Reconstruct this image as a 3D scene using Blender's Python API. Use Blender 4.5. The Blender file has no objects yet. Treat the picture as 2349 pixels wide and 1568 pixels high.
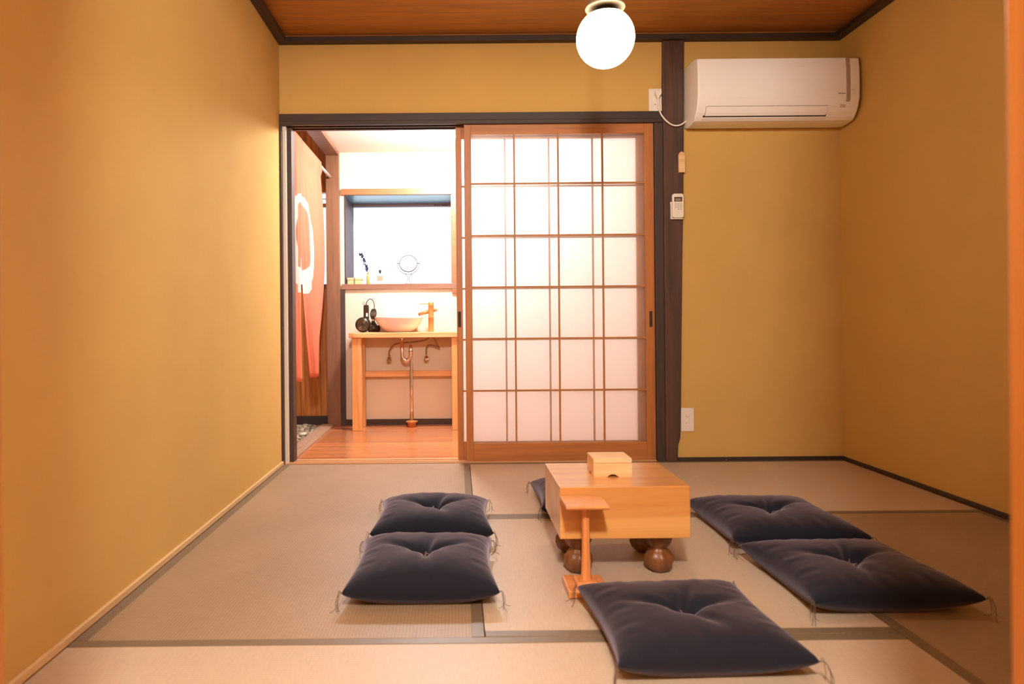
import bpy, bmesh, math, random
from math import sin, cos, pi, sqrt, exp
from mathutils import Vector, Matrix

random.seed(7)
scene = bpy.context.scene
COL = scene.collection

# ------------------------------------------------------------------ camera, world, exposure
cam_data = bpy.data.cameras.new('camera')
cam = bpy.data.objects.new('camera', cam_data)
COL.objects.link(cam)
scene.camera = cam
cam_data.sensor_width = 36.0
cam_data.sensor_fit = 'HORIZONTAL'
cam_data.lens = 23.905
cam_data.shift_x = 0.0522
cam_data.shift_y = -0.0215
cam_data.clip_start = 0.02
cam.matrix_world = (Matrix.Translation((0, 0, 0.7487)) @ Matrix.Rotation(-0.0021, 4, 'Z')
                    @ Matrix.Rotation(pi / 2, 4, 'X') @ Matrix.Rotation(-0.0088, 4, 'Z'))
cam_data.dof.use_dof = True
cam_data.dof.focus_distance = 3.2
cam_data.dof.aperture_fstop = 3.2

SKY = (0.72, 0.87, 1.0)
SKY_STRENGTH = 2.6
GLOBE_L = 37.0
BATH_L = 330.0
HALL_L = 580.0
world = bpy.data.worlds.new('daylight')
scene.world = world
world.use_nodes = True
world.node_tree.nodes['Background'].inputs[0].default_value = (*SKY, 1)
world.node_tree.nodes['Background'].inputs[1].default_value = SKY_STRENGTH

scene.view_settings.view_transform = 'Standard'
scene.view_settings.look = 'None'
scene.view_settings.exposure = 0.24
scene.view_settings.gamma = 1.0
scene.view_settings.use_curve_mapping = False
scene.cycles.use_denoising = True
scene.cycles.max_bounces = 8
scene.cycles.adaptive_threshold = 0.015
scene.cycles.transparent_max_bounces = 12
scene.cycles.caustics_reflective = False
scene.cycles.caustics_refractive = False
scene.cycles.sample_clamp_indirect = 6.0


# ------------------------------------------------------------------ materials
def srgb(r, g, b):
    f = lambda c: (c / 255 / 12.92) if c / 255 <= 0.04045 else ((c / 255 + 0.055) / 1.055) ** 2.4
    return (f(r), f(g), f(b), 1.0)


def new_mat(name):
    m = bpy.data.materials.new(name)
    m.use_nodes = True
    return m, m.node_tree.nodes, m.node_tree.links, m.node_tree.nodes['Principled BSDF']


def plain(name, color, rough=0.6, metal=0.0, spec=0.5, noise=0.0, nscale=40, bump=0.0, bscale=120, coat=0.0):
    m, N, L, p = new_mat(name)
    p.inputs['Base Color'].default_value = color
    p.inputs['Roughness'].default_value = rough
    p.inputs['Metallic'].default_value = metal
    p.inputs['Specular IOR Level'].default_value = spec
    p.inputs['Coat Weight'].default_value = coat
    if noise or bump:
        tc = N.new('ShaderNodeTexCoord')
    if noise:
        n = N.new('ShaderNodeTexNoise')
        n.inputs['Scale'].default_value = nscale
        n.inputs['Detail'].default_value = 6
        L.new(tc.outputs['Object'], n.inputs['Vector'])
        r = N.new('ShaderNodeValToRGB')
        c = color
        r.color_ramp.elements[0].position = 0.3
        r.color_ramp.elements[1].position = 0.7
        r.color_ramp.elements[0].color = (c[0] * (1 - noise), c[1] * (1 - noise), c[2] * (1 - noise), 1)
        r.color_ramp.elements[1].color = (min(1, c[0] * (1 + noise)), min(1, c[1] * (1 + noise)), min(1, c[2] * (1 + noise)), 1)
        L.new(n.outputs['Fac'], r.inputs['Fac'])
        L.new(r.outputs['Color'], p.inputs['Base Color'])
    if bump:
        n2 = N.new('ShaderNodeTexNoise')
        n2.inputs['Scale'].default_value = bscale
        n2.inputs['Detail'].default_value = 5
        L.new(tc.outputs['Object'], n2.inputs['Vector'])
        b = N.new('ShaderNodeBump')
        b.inputs['Strength'].default_value = bump
        b.inputs['Distance'].default_value = 0.004
        L.new(n2.outputs['Fac'], b.inputs['Height'])
        L.new(b.outputs['Normal'], p.inputs['Normal'])
    return m


def wood(name, dark, light, axis='X', scale=1.0, rough=0.5, contrast=1.0, plank=None, coat=0.0, knots=0.0):
    """grain runs along AXIS; PLANK = (axis index, width) draws joints between boards"""
    m, N, L, p = new_mat(name)
    tc = N.new('ShaderNodeTexCoord')
    mp = N.new('ShaderNodeMapping')
    s = [22 * scale] * 3
    s['XYZ'.index(axis)] = 1.3 * scale
    mp.inputs['Scale'].default_value = s
    L.new(tc.outputs['Object'], mp.inputs['Vector'])
    n = N.new('ShaderNodeTexNoise')
    n.inputs['Scale'].default_value = 1.6
    n.inputs['Detail'].default_value = 7
    n.inputs['Roughness'].default_value = 0.62
    n.inputs['Distortion'].default_value = 0.6 + knots
    L.new(mp.outputs['Vector'], n.inputs['Vector'])
    r = N.new('ShaderNodeValToRGB')
    w = 0.22 / contrast
    r.color_ramp.elements[0].position = 0.5 - w
    r.color_ramp.elements[1].position = 0.5 + w
    r.color_ramp.elements[0].color = dark
    r.color_ramp.elements[1].color = light
    L.new(n.outputs['Fac'], r.inputs['Fac'])
    out = r.outputs['Color']
    if plank:
        ax, wd = plank
        sep = N.new('ShaderNodeSeparateXYZ')
        L.new(tc.outputs['Object'], sep.inputs['Vector'])
        dv = N.new('ShaderNodeMath'); dv.operation = 'DIVIDE'
        L.new(sep.outputs[ax], dv.inputs[0]); dv.inputs[1].default_value = wd
        fl = N.new('ShaderNodeMath'); fl.operation = 'FLOOR'
        L.new(dv.outputs[0], fl.inputs[0])
        fr = N.new('ShaderNodeMath'); fr.operation = 'FRACT'
        L.new(dv.outputs[0], fr.inputs[0])
        wn = N.new('ShaderNodeTexWhiteNoise'); wn.noise_dimensions = '1D'
        L.new(fl.outputs[0], wn.inputs['W'])
        mr = N.new('ShaderNodeMapRange')
        mr.inputs['To Min'].default_value = 0.72
        mr.inputs['To Max'].default_value = 1.12
        L.new(wn.outputs['Value'], mr.inputs['Value'])
        gt = N.new('ShaderNodeMath'); gt.operation = 'GREATER_THAN'
        L.new(fr.outputs[0], gt.inputs[0]); gt.inputs[1].default_value = 0.0035 / wd
        mu = N.new('ShaderNodeMath'); mu.operation = 'MULTIPLY'
        ad = N.new('ShaderNodeMapRange'); ad.inputs['To Min'].default_value = 0.35
        L.new(gt.outputs[0], ad.inputs['Value'])
        L.new(mr.outputs[0], mu.inputs[0]); L.new(ad.outputs[0], mu.inputs[1])
        vm = N.new('ShaderNodeVectorMath'); vm.operation = 'SCALE'
        L.new(out, vm.inputs[0]); L.new(mu.outputs[0], vm.inputs['Scale'])
        out = vm.outputs['Vector']
    L.new(out, p.inputs['Base Color'])
    p.inputs['Roughness'].default_value = rough
    p.inputs['Coat Weight'].default_value = coat
    p.inputs['Coat Roughness'].default_value = 0.25
    b = N.new('ShaderNodeBump')
    b.inputs['Strength'].default_value = 0.12
    b.inputs['Distance'].default_value = 0.002
    L.new(n.outputs['Fac'], b.inputs['Height'])
    L.new(b.outputs['Normal'], p.inputs['Normal'])
    return m


def tatami_mat_material(name, axis, c0, c1):
    """rush mat: ridges run along AXIS"""
    m, N, L, p = new_mat(name)
    tc = N.new('ShaderNodeTexCoord')
    sep = N.new('ShaderNodeSeparateXYZ')
    L.new(tc.outputs['Object'], sep.inputs['Vector'])
    across = 1 if axis == 'X' else 0
    mul = N.new('ShaderNodeMath'); mul.operation = 'MULTIPLY'
    L.new(sep.outputs[across], mul.inputs[0]); mul.inputs[1].default_value = 2 * pi / 0.0085
    sn = N.new('ShaderNodeMath'); sn.operation = 'SINE'
    L.new(mul.outputs[0], sn.inputs[0])
    mp = N.new('ShaderNodeMapping')
    sc = [180, 180, 60]
    sc[1 - across] = 260; sc[across] = 30
    mp.inputs['Scale'].default_value = sc
    L.new(tc.outputs['Object'], mp.inputs['Vector'])
    n = N.new('ShaderNodeTexNoise'); n.inputs['Scale'].default_value = 1.0; n.inputs['Detail'].default_value = 3
    L.new(mp.outputs['Vector'], n.inputs['Vector'])
    n3 = N.new('ShaderNodeTexNoise'); n3.inputs['Scale'].default_value = 2.2; n3.inputs['Detail'].default_value = 4
    L.new(tc.outputs['Object'], n3.inputs['Vector'])
    a = N.new('ShaderNodeMath'); a.operation = 'MULTIPLY_ADD'
    L.new(sn.outputs[0], a.inputs[0]); a.inputs[1].default_value = 0.10; a.inputs[2].default_value = 0.0
    a2 = N.new('ShaderNodeMath'); a2.operation = 'MULTIPLY_ADD'
    L.new(n.outputs['Fac'], a2.inputs[0]); a2.inputs[1].default_value = 0.5
    L.new(a.outputs[0], a2.inputs[2])
    a3 = N.new('ShaderNodeMath'); a3.operation = 'MULTIPLY_ADD'
    L.new(n3.outputs['Fac'], a3.inputs[0]); a3.inputs[1].default_value = 0.5
    L.new(a2.outputs[0], a3.inputs[2])
    r = N.new('ShaderNodeValToRGB')
    r.color_ramp.elements[0].position = 0.3
    r.color_ramp.elements[1].position = 0.7
    r.color_ramp.elements[0].color = c0
    r.color_ramp.elements[1].color = c1
    L.new(a3.outputs[0], r.inputs['Fac'])
    L.new(r.outputs['Color'], p.inputs['Base Color'])
    p.inputs['Roughness'].default_value = 0.5
    p.inputs['Specular IOR Level'].default_value = 0.5
    b = N.new('ShaderNodeBump'); b.inputs['Strength'].default_value = 0.35; b.inputs['Distance'].default_value = 0.0015
    L.new(a2.outputs[0], b.inputs['Height'])
    L.new(b.outputs['Normal'], p.inputs['Normal'])
    return m


def border_material(name, along):
    """woven cloth edging with two rows of small dashes"""
    m, N, L, p = new_mat(name)
    tc = N.new('ShaderNodeTexCoord')
    mp = N.new('ShaderNodeMapping')
    s = [300, 300, 300]; s['XYZ'.index(along)] = 150
    mp.inputs['Scale'].default_value = s
    L.new(tc.outputs['Object'], mp.inputs['Vector'])
    ch = N.new('ShaderNodeTexChecker'); ch.inputs['Scale'].default_value = 1.0
    L.new(mp.outputs['Vector'], ch.inputs['Vector'])
    ch.inputs['Color1'].default_value = srgb(124, 104, 80)
    ch.inputs['Color2'].default_value = srgb(110, 91, 70)
    L.new(ch.outputs['Color'], p.inputs['Base Color'])
    p.inputs['Roughness'].default_value = 0.42
    b = N.new('ShaderNodeBump'); b.inputs['Strength'].default_value = 0.4; b.inputs['Distance'].default_value = 0.001
    L.new(ch.outputs['Fac'], b.inputs['Height'])
    L.new(b.outputs['Normal'], p.inputs['Normal'])
    return m


def emissive(name, color, strength):
    m, N, L, p = new_mat(name)
    p.inputs['Base Color'].default_value = (0.9, 0.9, 0.88, 1)
    p.inputs['Roughness'].default_value = 0.3
    p.inputs['Emission Color'].default_value = color
    p.inputs['Emission Strength'].default_value = strength
    return m


def frosted(name, clear, tint=(0.93, 0.93, 0.92, 1), rough_bump=0.3):
    m, N, L, p = new_mat(name)
    N.remove(p)
    out = N['Material Output']
    tr = N.new('ShaderNodeBsdfTranslucent'); tr.inputs['Color'].default_value = tint
    df = N.new('ShaderNodeBsdfDiffuse'); df.inputs['Color'].default_value = tint
    tp = N.new('ShaderNodeBsdfTransparent'); tp.inputs['Color'].default_value = (0.97, 0.97, 0.97, 1)
    gl = N.new('ShaderNodeBsdfGlossy'); gl.inputs['Roughness'].default_value = 0.3
    tc = N.new('ShaderNodeTexCoord')
    n = N.new('ShaderNodeTexNoise'); n.inputs['Scale'].default_value = 90; n.inputs['Detail'].default_value = 3
    L.new(tc.outputs['Object'], n.inputs['Vector'])
    b = N.new('ShaderNodeBump'); b.inputs['Strength'].default_value = rough_bump; b.inputs['Distance'].default_value = 0.002
    L.new(n.outputs['Fac'], b.inputs['Height'])
    for x in (tr, df, gl):
        L.new(b.outputs['Normal'], x.inputs['Normal'])
    m1 = N.new('ShaderNodeMixShader'); m1.inputs[0].default_value = 0.18
    L.new(tr.outputs[0], m1.inputs[1]); L.new(df.outputs[0], m1.inputs[2])
    m2 = N.new('ShaderNodeMixShader'); m2.inputs[0].default_value = clear
    L.new(m1.outputs[0], m2.inputs[1]); L.new(tp.outputs[0], m2.inputs[2])
    m3 = N.new('ShaderNodeMixShader'); m3.inputs[0].default_value = 0.03
    L.new(m2.outputs[0], m3.inputs[1]); L.new(gl.outputs[0], m3.inputs[2])
    L.new(m3.outputs[0], out.inputs['Surface'])
    return m


M = {}
M['ochre'] = plain('ochre_plaster', srgb(208, 168, 97), 0.9, noise=0.035, nscale=3.5, bump=0.12, bscale=420, spec=0.2)
M['white_plaster'] = plain('white_plaster', srgb(230, 211, 188), 0.85, bump=0.15, bscale=150, spec=0.2)
M['hall_plaster'] = plain('hall_plaster', srgb(210, 180, 140), 0.9, bump=0.1)
M['darkwood_x'] = wood('dark_wood_along_x', srgb(44, 33, 29), srgb(66, 49, 42), 'X', rough=0.55)
M['darkwood_y'] = wood('dark_wood_along_y', srgb(44, 33, 29), srgb(66, 49, 42), 'Y', rough=0.55)
M['darkwood_z'] = wood('dark_wood_upright', srgb(52, 39, 34), srgb(76, 52, 42), 'Z', rough=0.55)
M['pillar'] = wood('old_pillar_wood', srgb(52, 40, 35), srgb(96, 62, 46), 'Z', rough=0.6, scale=0.8)
M['ceiling'] = wood('ceiling_boards', srgb(152, 94, 40), srgb(194, 128, 60), 'X', rough=0.45, plank=(1, 0.45))
M['door_wood_x'] = wood('door_wood_along_x', srgb(160, 96, 46), srgb(196, 124, 64), 'X', rough=0.45)
M['door_wood_z'] = wood('door_wood_upright', srgb(160, 96, 46), srgb(196, 124, 64), 'Z', rough=0.45)
M['lattice'] = plain('lattice_wood', srgb(178, 120, 70), 0.5, noise=0.12, nscale=30)
M['sill_wood'] = wood('sill_wood', srgb(190, 140, 96), srgb(220, 172, 128), 'X', rough=0.35)
M['pale_wood_y'] = wood('pale_wood_along_y', srgb(206, 166, 112), srgb(228, 192, 142), 'Y', rough=0.45)
M['pale_wood_z'] = wood('pale_wood_upright', srgb(206, 166, 112), srgb(228, 192, 142), 'Z', rough=0.45)
M['board'] = wood('board_wood', srgb(196, 124, 60), srgb(232, 178, 106), 'X', scale=0.28, rough=0.32, contrast=1.0, coat=0.8)
M['leg_wood'] = wood('leg_wood', srgb(96, 58, 32), srgb(140, 88, 50), 'Z', rough=0.4)
M['stand_wood'] = wood('stand_wood', srgb(206, 126, 66), srgb(232, 156, 92), 'Z', scale=0.7, rough=0.32, coat=0.3)
M['box_wood'] = wood('box_wood', srgb(222, 172, 118), srgb(244, 206, 158), 'X', scale=0.9, rough=0.45, contrast=1.3)
M['vanity_x'] = wood('vanity_wood_along_x', srgb(214, 142, 80), srgb(246, 194, 136), 'X', rough=0.45)
M['vanity_z'] = wood('vanity_wood_upright', srgb(206, 134, 72), srgb(236, 176, 112), 'Z', rough=0.45)
M['bath_floor'] = wood('bath_floor_boards', srgb(196, 112, 62), srgb(226, 148, 96), 'X', rough=0.2, plank=(1, 0.11), coat=0.6)
M['brown_wood_z'] = wood('brown_wood_upright', srgb(116, 76, 52), srgb(146, 98, 68), 'Z', rough=0.6)
M['brown_wood_y'] = wood('brown_wood_along_y', srgb(118, 80, 58), srgb(150, 104, 76), 'Y', rough=0.45)
M['casing'] = wood('casing_wood', srgb(140, 84, 48), srgb(168, 108, 66), 'X', rough=0.35)
M['sill_dark'] = wood('window_sill_wood', srgb(120, 82, 62), srgb(150, 106, 82), 'X', rough=0.45)
M['soffit'] = wood('soffit_wood_sky_tinted', srgb(58, 98, 118), srgb(112, 154, 172), 'X', scale=0.6, rough=0.3, coat=0.2)  # blue of the reflected sky is put into the wood colour
M['wainscot'] = wood('wainscot_boards', srgb(150, 82, 30), srgb(220, 138, 62), 'Z', scale=0.7, rough=0.45, plank=(0, 0.145), contrast=1.3, knots=0.8)
M['threshold'] = wood('threshold_wood', srgb(150, 116, 92), srgb(182, 146, 118), 'Y', rough=0.5)
M['tatami_y'] = tatami_mat_material('rush_along_y_shaded', 'Y', srgb(142, 116, 90), srgb(167, 140, 112))  # darker copy: dull light along these rushes is put into the colour
M['tatami_x'] = tatami_mat_material('rush_along_x_lit', 'X', srgb(182, 158, 134), srgb(201, 178, 154))  # lighter copy: light caught across these rushes is put into the colour
M['border_y'] = border_material('mat_border_along_y', 'Y')
M['border_x'] = border_material('mat_border_along_x', 'X')
M['skirting'] = plain('brown_skirting', srgb(64, 42, 30), 0.5)
M['subfloor'] = plain('subfloor', srgb(70, 50, 36), 0.8)
M['thread'] = plain('thread', srgb(96, 78, 66), 0.8)
M['tuft'] = plain('tuft_thread', srgb(150, 130, 120), 0.8)
M['white_plastic'] = plain('white_plastic', srgb(236, 226, 214), 0.4)
M['ac_white'] = plain('appliance_white', srgb(246, 240, 234), 0.35)
M['ac_grey'] = plain('appliance_grey', srgb(170, 152, 132), 0.5, noise=0.1, nscale=200)
M['slot'] = plain('dark_slot', srgb(46, 36, 30), 0.7)
M['mark'] = plain('print_mark', srgb(120, 96, 72), 0.6)
M['grey_key'] = plain('grey_keys', srgb(196, 186, 176), 0.5)
M['screen'] = plain('display', srgb(92, 76, 66), 0.25)
M['screen_digits'] = plain('display_figures', srgb(150, 132, 116), 0.3)
M['chrome'] = plain('chrome', srgb(225, 215, 205), 0.12, metal=1.0)
M['mirror'] = plain('mirror_glass', srgb(240, 240, 240), 0.02, metal=1.0)
M['hose'] = plain('braided_hose', srgb(150, 122, 96), 0.35, metal=0.7)
M['ceramic'] = plain('ceramic', srgb(250, 236, 228), 0.15, coat=0.5)
M['bamboo'] = plain('bamboo', srgb(184, 116, 58), 0.35, noise=0.1, nscale=18)
M['bamboo_dark'] = plain('bamboo_cut', srgb(120, 76, 40), 0.6)
M['dryer'] = plain('dryer_plastic', srgb(40, 31, 24), 0.28)
M['dryer_trim'] = plain('dryer_trim', srgb(120, 100, 76), 0.25, metal=0.8)
M['alu'] = plain('aluminium', srgb(150, 150, 160), 0.45, metal=0.3)
M['dark_jamb'] = plain('dark_jamb', srgb(70, 50, 46), 0.6)
M['white_glaze'] = plain('white_fitter', srgb(236, 230, 218), 0.3)
M['fitter'] = plain('beige_fitter', srgb(128, 112, 92), 0.4)
M['lining'] = plain('shade_lining', srgb(44, 32, 22), 0.8)  # near-black so the fitter's inside looks dim beside the globe
M['steel_wire'] = plain('steel_wire', srgb(130, 126, 142), 0.3, metal=0.6)
M['signal'] = plain('signal_window', srgb(212, 194, 174), 0.4)
M['bath_ceiling'] = plain('washroom_ceiling', srgb(248, 240, 228), 0.8)
M['amber'] = plain('amber_glass', srgb(205, 165, 95), 0.15)
M['lavender'] = plain('dried_lavender', srgb(48, 42, 78), 0.8)
M['twig'] = plain('dry_stem', srgb(60, 50, 56), 0.8)
M['perfume_label'] = plain('perfume_label', srgb(176, 146, 118), 0.6)
M['steel'] = plain('steel', srgb(74, 62, 76), 0.35)
M['frost_front'] = frosted('frosted_glass_front', 0.85, rough_bump=0.1)
M['frost_rear'] = frosted('frosted_glass_rear', 0.10, rough_bump=0.15)
M['window_glass'] = frosted('window_frosted_glass', 0.6, (0.95, 0.97, 1, 1))
M['globe'] = emissive('lit_globe_glass', (1.0, 0.88, 0.64, 1), GLOBE_L)
M['bath_lamp'] = emissive('lit_bath_lamp', (0.97, 0.97, 1.0, 1), BATH_L)
M['hall_lamp'] = emissive('lit_hall_lamp', (1.0, 0.95, 0.87, 1), HALL_L)
M['sliding_board'] = wood('sliding_door_edge', srgb(140, 84, 28), srgb(160, 100, 38), 'Z', rough=0.4)


def cushion_material():
    m, N, L, p = new_mat('dark_cotton')
    p.inputs['Base Color'].default_value = srgb(22, 24, 35)
    p.inputs['Roughness'].default_value = 0.85
    p.inputs['Specular IOR Level'].default_value = 0.2
    p.inputs['Sheen Weight'].default_value = 0.6
    p.inputs['Sheen Roughness'].default_value = 0.42
    p.inputs['Sheen Tint'].default_value = srgb(190, 178, 196)
    tc = N.new('ShaderNodeTexCoord')
    n = N.new('ShaderNodeTexNoise'); n.inputs['Scale'].default_value = 500; n.inputs['Detail'].default_value = 2
    n2 = N.new('ShaderNodeTexNoise'); n2.inputs['Scale'].default_value = 22; n2.inputs['Detail'].default_value = 3
    L.new(tc.outputs['Object'], n.inputs['Vector']); L.new(tc.outputs['Object'], n2.inputs['Vector'])
    ad = N.new('ShaderNodeMath'); ad.operation = 'MULTIPLY_ADD'
    L.new(n2.outputs['Fac'], ad.inputs[0]); ad.inputs[1].default_value = 3.0
    L.new(n.outputs['Fac'], ad.inputs[2])
    b = N.new('ShaderNodeBump'); b.inputs['Strength'].default_value = 0.25; b.inputs['Distance'].default_value = 0.002
    L.new(ad.outputs[0], b.inputs['Height'])
    L.new(b.outputs['Normal'], p.inputs['Normal'])
    return m


M['cushion'] = cushion_material()


def noren_material():
    """coral cloth with a white brush ring; coordinates are the curtain's own (y along the rod, z up)"""
    m, N, L, p = new_mat('coral_cloth')
    N.remove(p)
    out = N['Material Output']
    tc = N.new('ShaderNodeTexCoord')
    sep = N.new('ShaderNodeSeparateXYZ')
    L.new(tc.outputs['UV'], sep.inputs['Vector'])     # UV = metres on the flat cloth

    def dist(cx, cz, sx=1.0):
        a = N.new('ShaderNodeMath'); a.operation = 'SUBTRACT'; L.new(sep.outputs[0], a.inputs[0]); a.inputs[1].default_value = cx
        a1 = N.new('ShaderNodeMath'); a1.operation = 'MULTIPLY'; L.new(a.outputs[0], a1.inputs[0]); a1.inputs[1].default_value = sx
        b = N.new('ShaderNodeMath'); b.operation = 'SUBTRACT'; L.new(sep.outputs[1], b.inputs[0]); b.inputs[1].default_value = cz
        a2 = N.new('ShaderNodeMath'); a2.operation = 'MULTIPLY'; L.new(a1.outputs[0], a2.inputs[0]); L.new(a1.outputs[0], a2.inputs[1])
        b2 = N.new('ShaderNodeMath'); b2.operation = 'MULTIPLY_ADD'; L.new(b.outputs[0], b2.inputs[0]); L.new(b.outputs[0], b2.inputs[1]); L.new(a2.outputs[0], b2.inputs[2])
        q = N.new('ShaderNodeMath'); q.operation = 'SQRT'; L.new(b2.outputs[0], q.inputs[0])
        return q.outputs[0]
    nz = N.new('ShaderNodeTexNoise'); nz.inputs['Scale'].default_value = 14; nz.inputs['Detail'].default_value = 4
    L.new(tc.outputs['UV'], nz.inputs['Vector'])
    d1 = dist(0.02, 1.20, 1.05)
    d2 = dist(0.03, 1.245, 1.15)
    wob = N.new('ShaderNodeMath'); wob.operation = 'MULTIPLY_ADD'; L.new(nz.outputs['Fac'], wob.inputs[0]); wob.inputs[1].default_value = 0.05; L.new(d1, wob.inputs[2])
    i1 = N.new('ShaderNodeMath'); i1.operation = 'LESS_THAN'; L.new(wob.outputs[0], i1.inputs[0]); i1.inputs[1].default_value = 0.315
    i2 = N.new('ShaderNodeMath'); i2.operation = 'GREATER_THAN'; L.new(d2, i2.inputs[0]); i2.inputs[1].default_value = 0.195
    ring = N.new('ShaderNodeMath'); ring.operation = 'MULTIPLY'; L.new(i1.outputs[0], ring.inputs[0]); L.new(i2.outputs[0], ring.inputs[1])
    mix = N.new('ShaderNodeMix'); mix.data_type = 'RGBA'
    L.new(ring.outputs[0], mix.inputs['Factor'])
    mix.inputs[6].default_value = srgb(246, 156, 124)
    mix.inputs[7].default_value = srgb(246, 238, 228)
    df = N.new('ShaderNodeBsdfDiffuse'); tr = N.new('ShaderNodeBsdfTranslucent')
    mp = N.new('ShaderNodeMapping'); mp.inputs['Scale'].default_value = (26, 1.2, 1)
    L.new(tc.outputs['UV'], mp.inputs['Vector'])
    fn = N.new('ShaderNodeTexNoise'); fn.inputs['Scale'].default_value = 1.0; fn.inputs['Detail'].default_value = 3
    L.new(mp.outputs['Vector'], fn.inputs['Vector'])
    bp = N.new('ShaderNodeBump'); bp.inputs['Strength'].default_value = 0.9; bp.inputs['Distance'].default_value = 0.02
    L.new(fn.outputs['Fac'], bp.inputs['Height'])
    L.new(bp.outputs['Normal'], df.inputs['Normal']); L.new(bp.outputs['Normal'], tr.inputs['Normal'])
    L.new(mix.outputs[2], df.inputs['Color']); L.new(mix.outputs[2], tr.inputs['Color'])
    ms = N.new('ShaderNodeMixShader'); ms.inputs[0].default_value = 0.5
    L.new(df.outputs[0], ms.inputs[1]); L.new(tr.outputs[0], ms.inputs[2])
    L.new(ms.outputs[0], out.inputs['Surface'])
    return m


M['noren'] = noren_material()


def pebble_material(name, c0, c1):
    m, N, L, p = new_mat(name)
    tc = N.new('ShaderNodeTexCoord')
    n = N.new('ShaderNodeTexVoronoi'); n.inputs['Scale'].default_value = 30
    L.new(tc.outputs['Object'], n.inputs['Vector'])
    r = N.new('ShaderNodeValToRGB')
    r.color_ramp.elements[0].color = c0; r.color_ramp.elements[1].color = c1
    sp = N.new('ShaderNodeSeparateColor')
    L.new(n.outputs['Color'], sp.inputs[0]); L.new(sp.outputs[0], r.inputs['Fac'])
    L.new(r.outputs['Color'], p.inputs['Base Color'])
    p.inputs['Roughness'].default_value = 0.7
    return m


M['pebble'] = pebble_material('pebbles', srgb(112, 96, 76), srgb(190, 170, 144))
M['stone'] = plain('pale_stone', srgb(216, 204, 186), 0.7, noise=0.06, nscale=20)


def glass_mat():
    m, N, L, p = new_mat('clear_glass')
    p.inputs['Base Color'].default_value = (0.96, 0.97, 0.98, 1)
    p.inputs['Roughness'].default_value = 0.03
    p.inputs['Transmission Weight'].default_value = 1.0
    p.inputs['IOR'].default_value = 1.3
    return m


M['glass'] = glass_mat()


# ------------------------------------------------------------------ mesh helpers
def chain_loc(o):
    v = Vector((0, 0, 0))
    while o is not None:
        v += o.location
        o = o.parent
    return v


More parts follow.
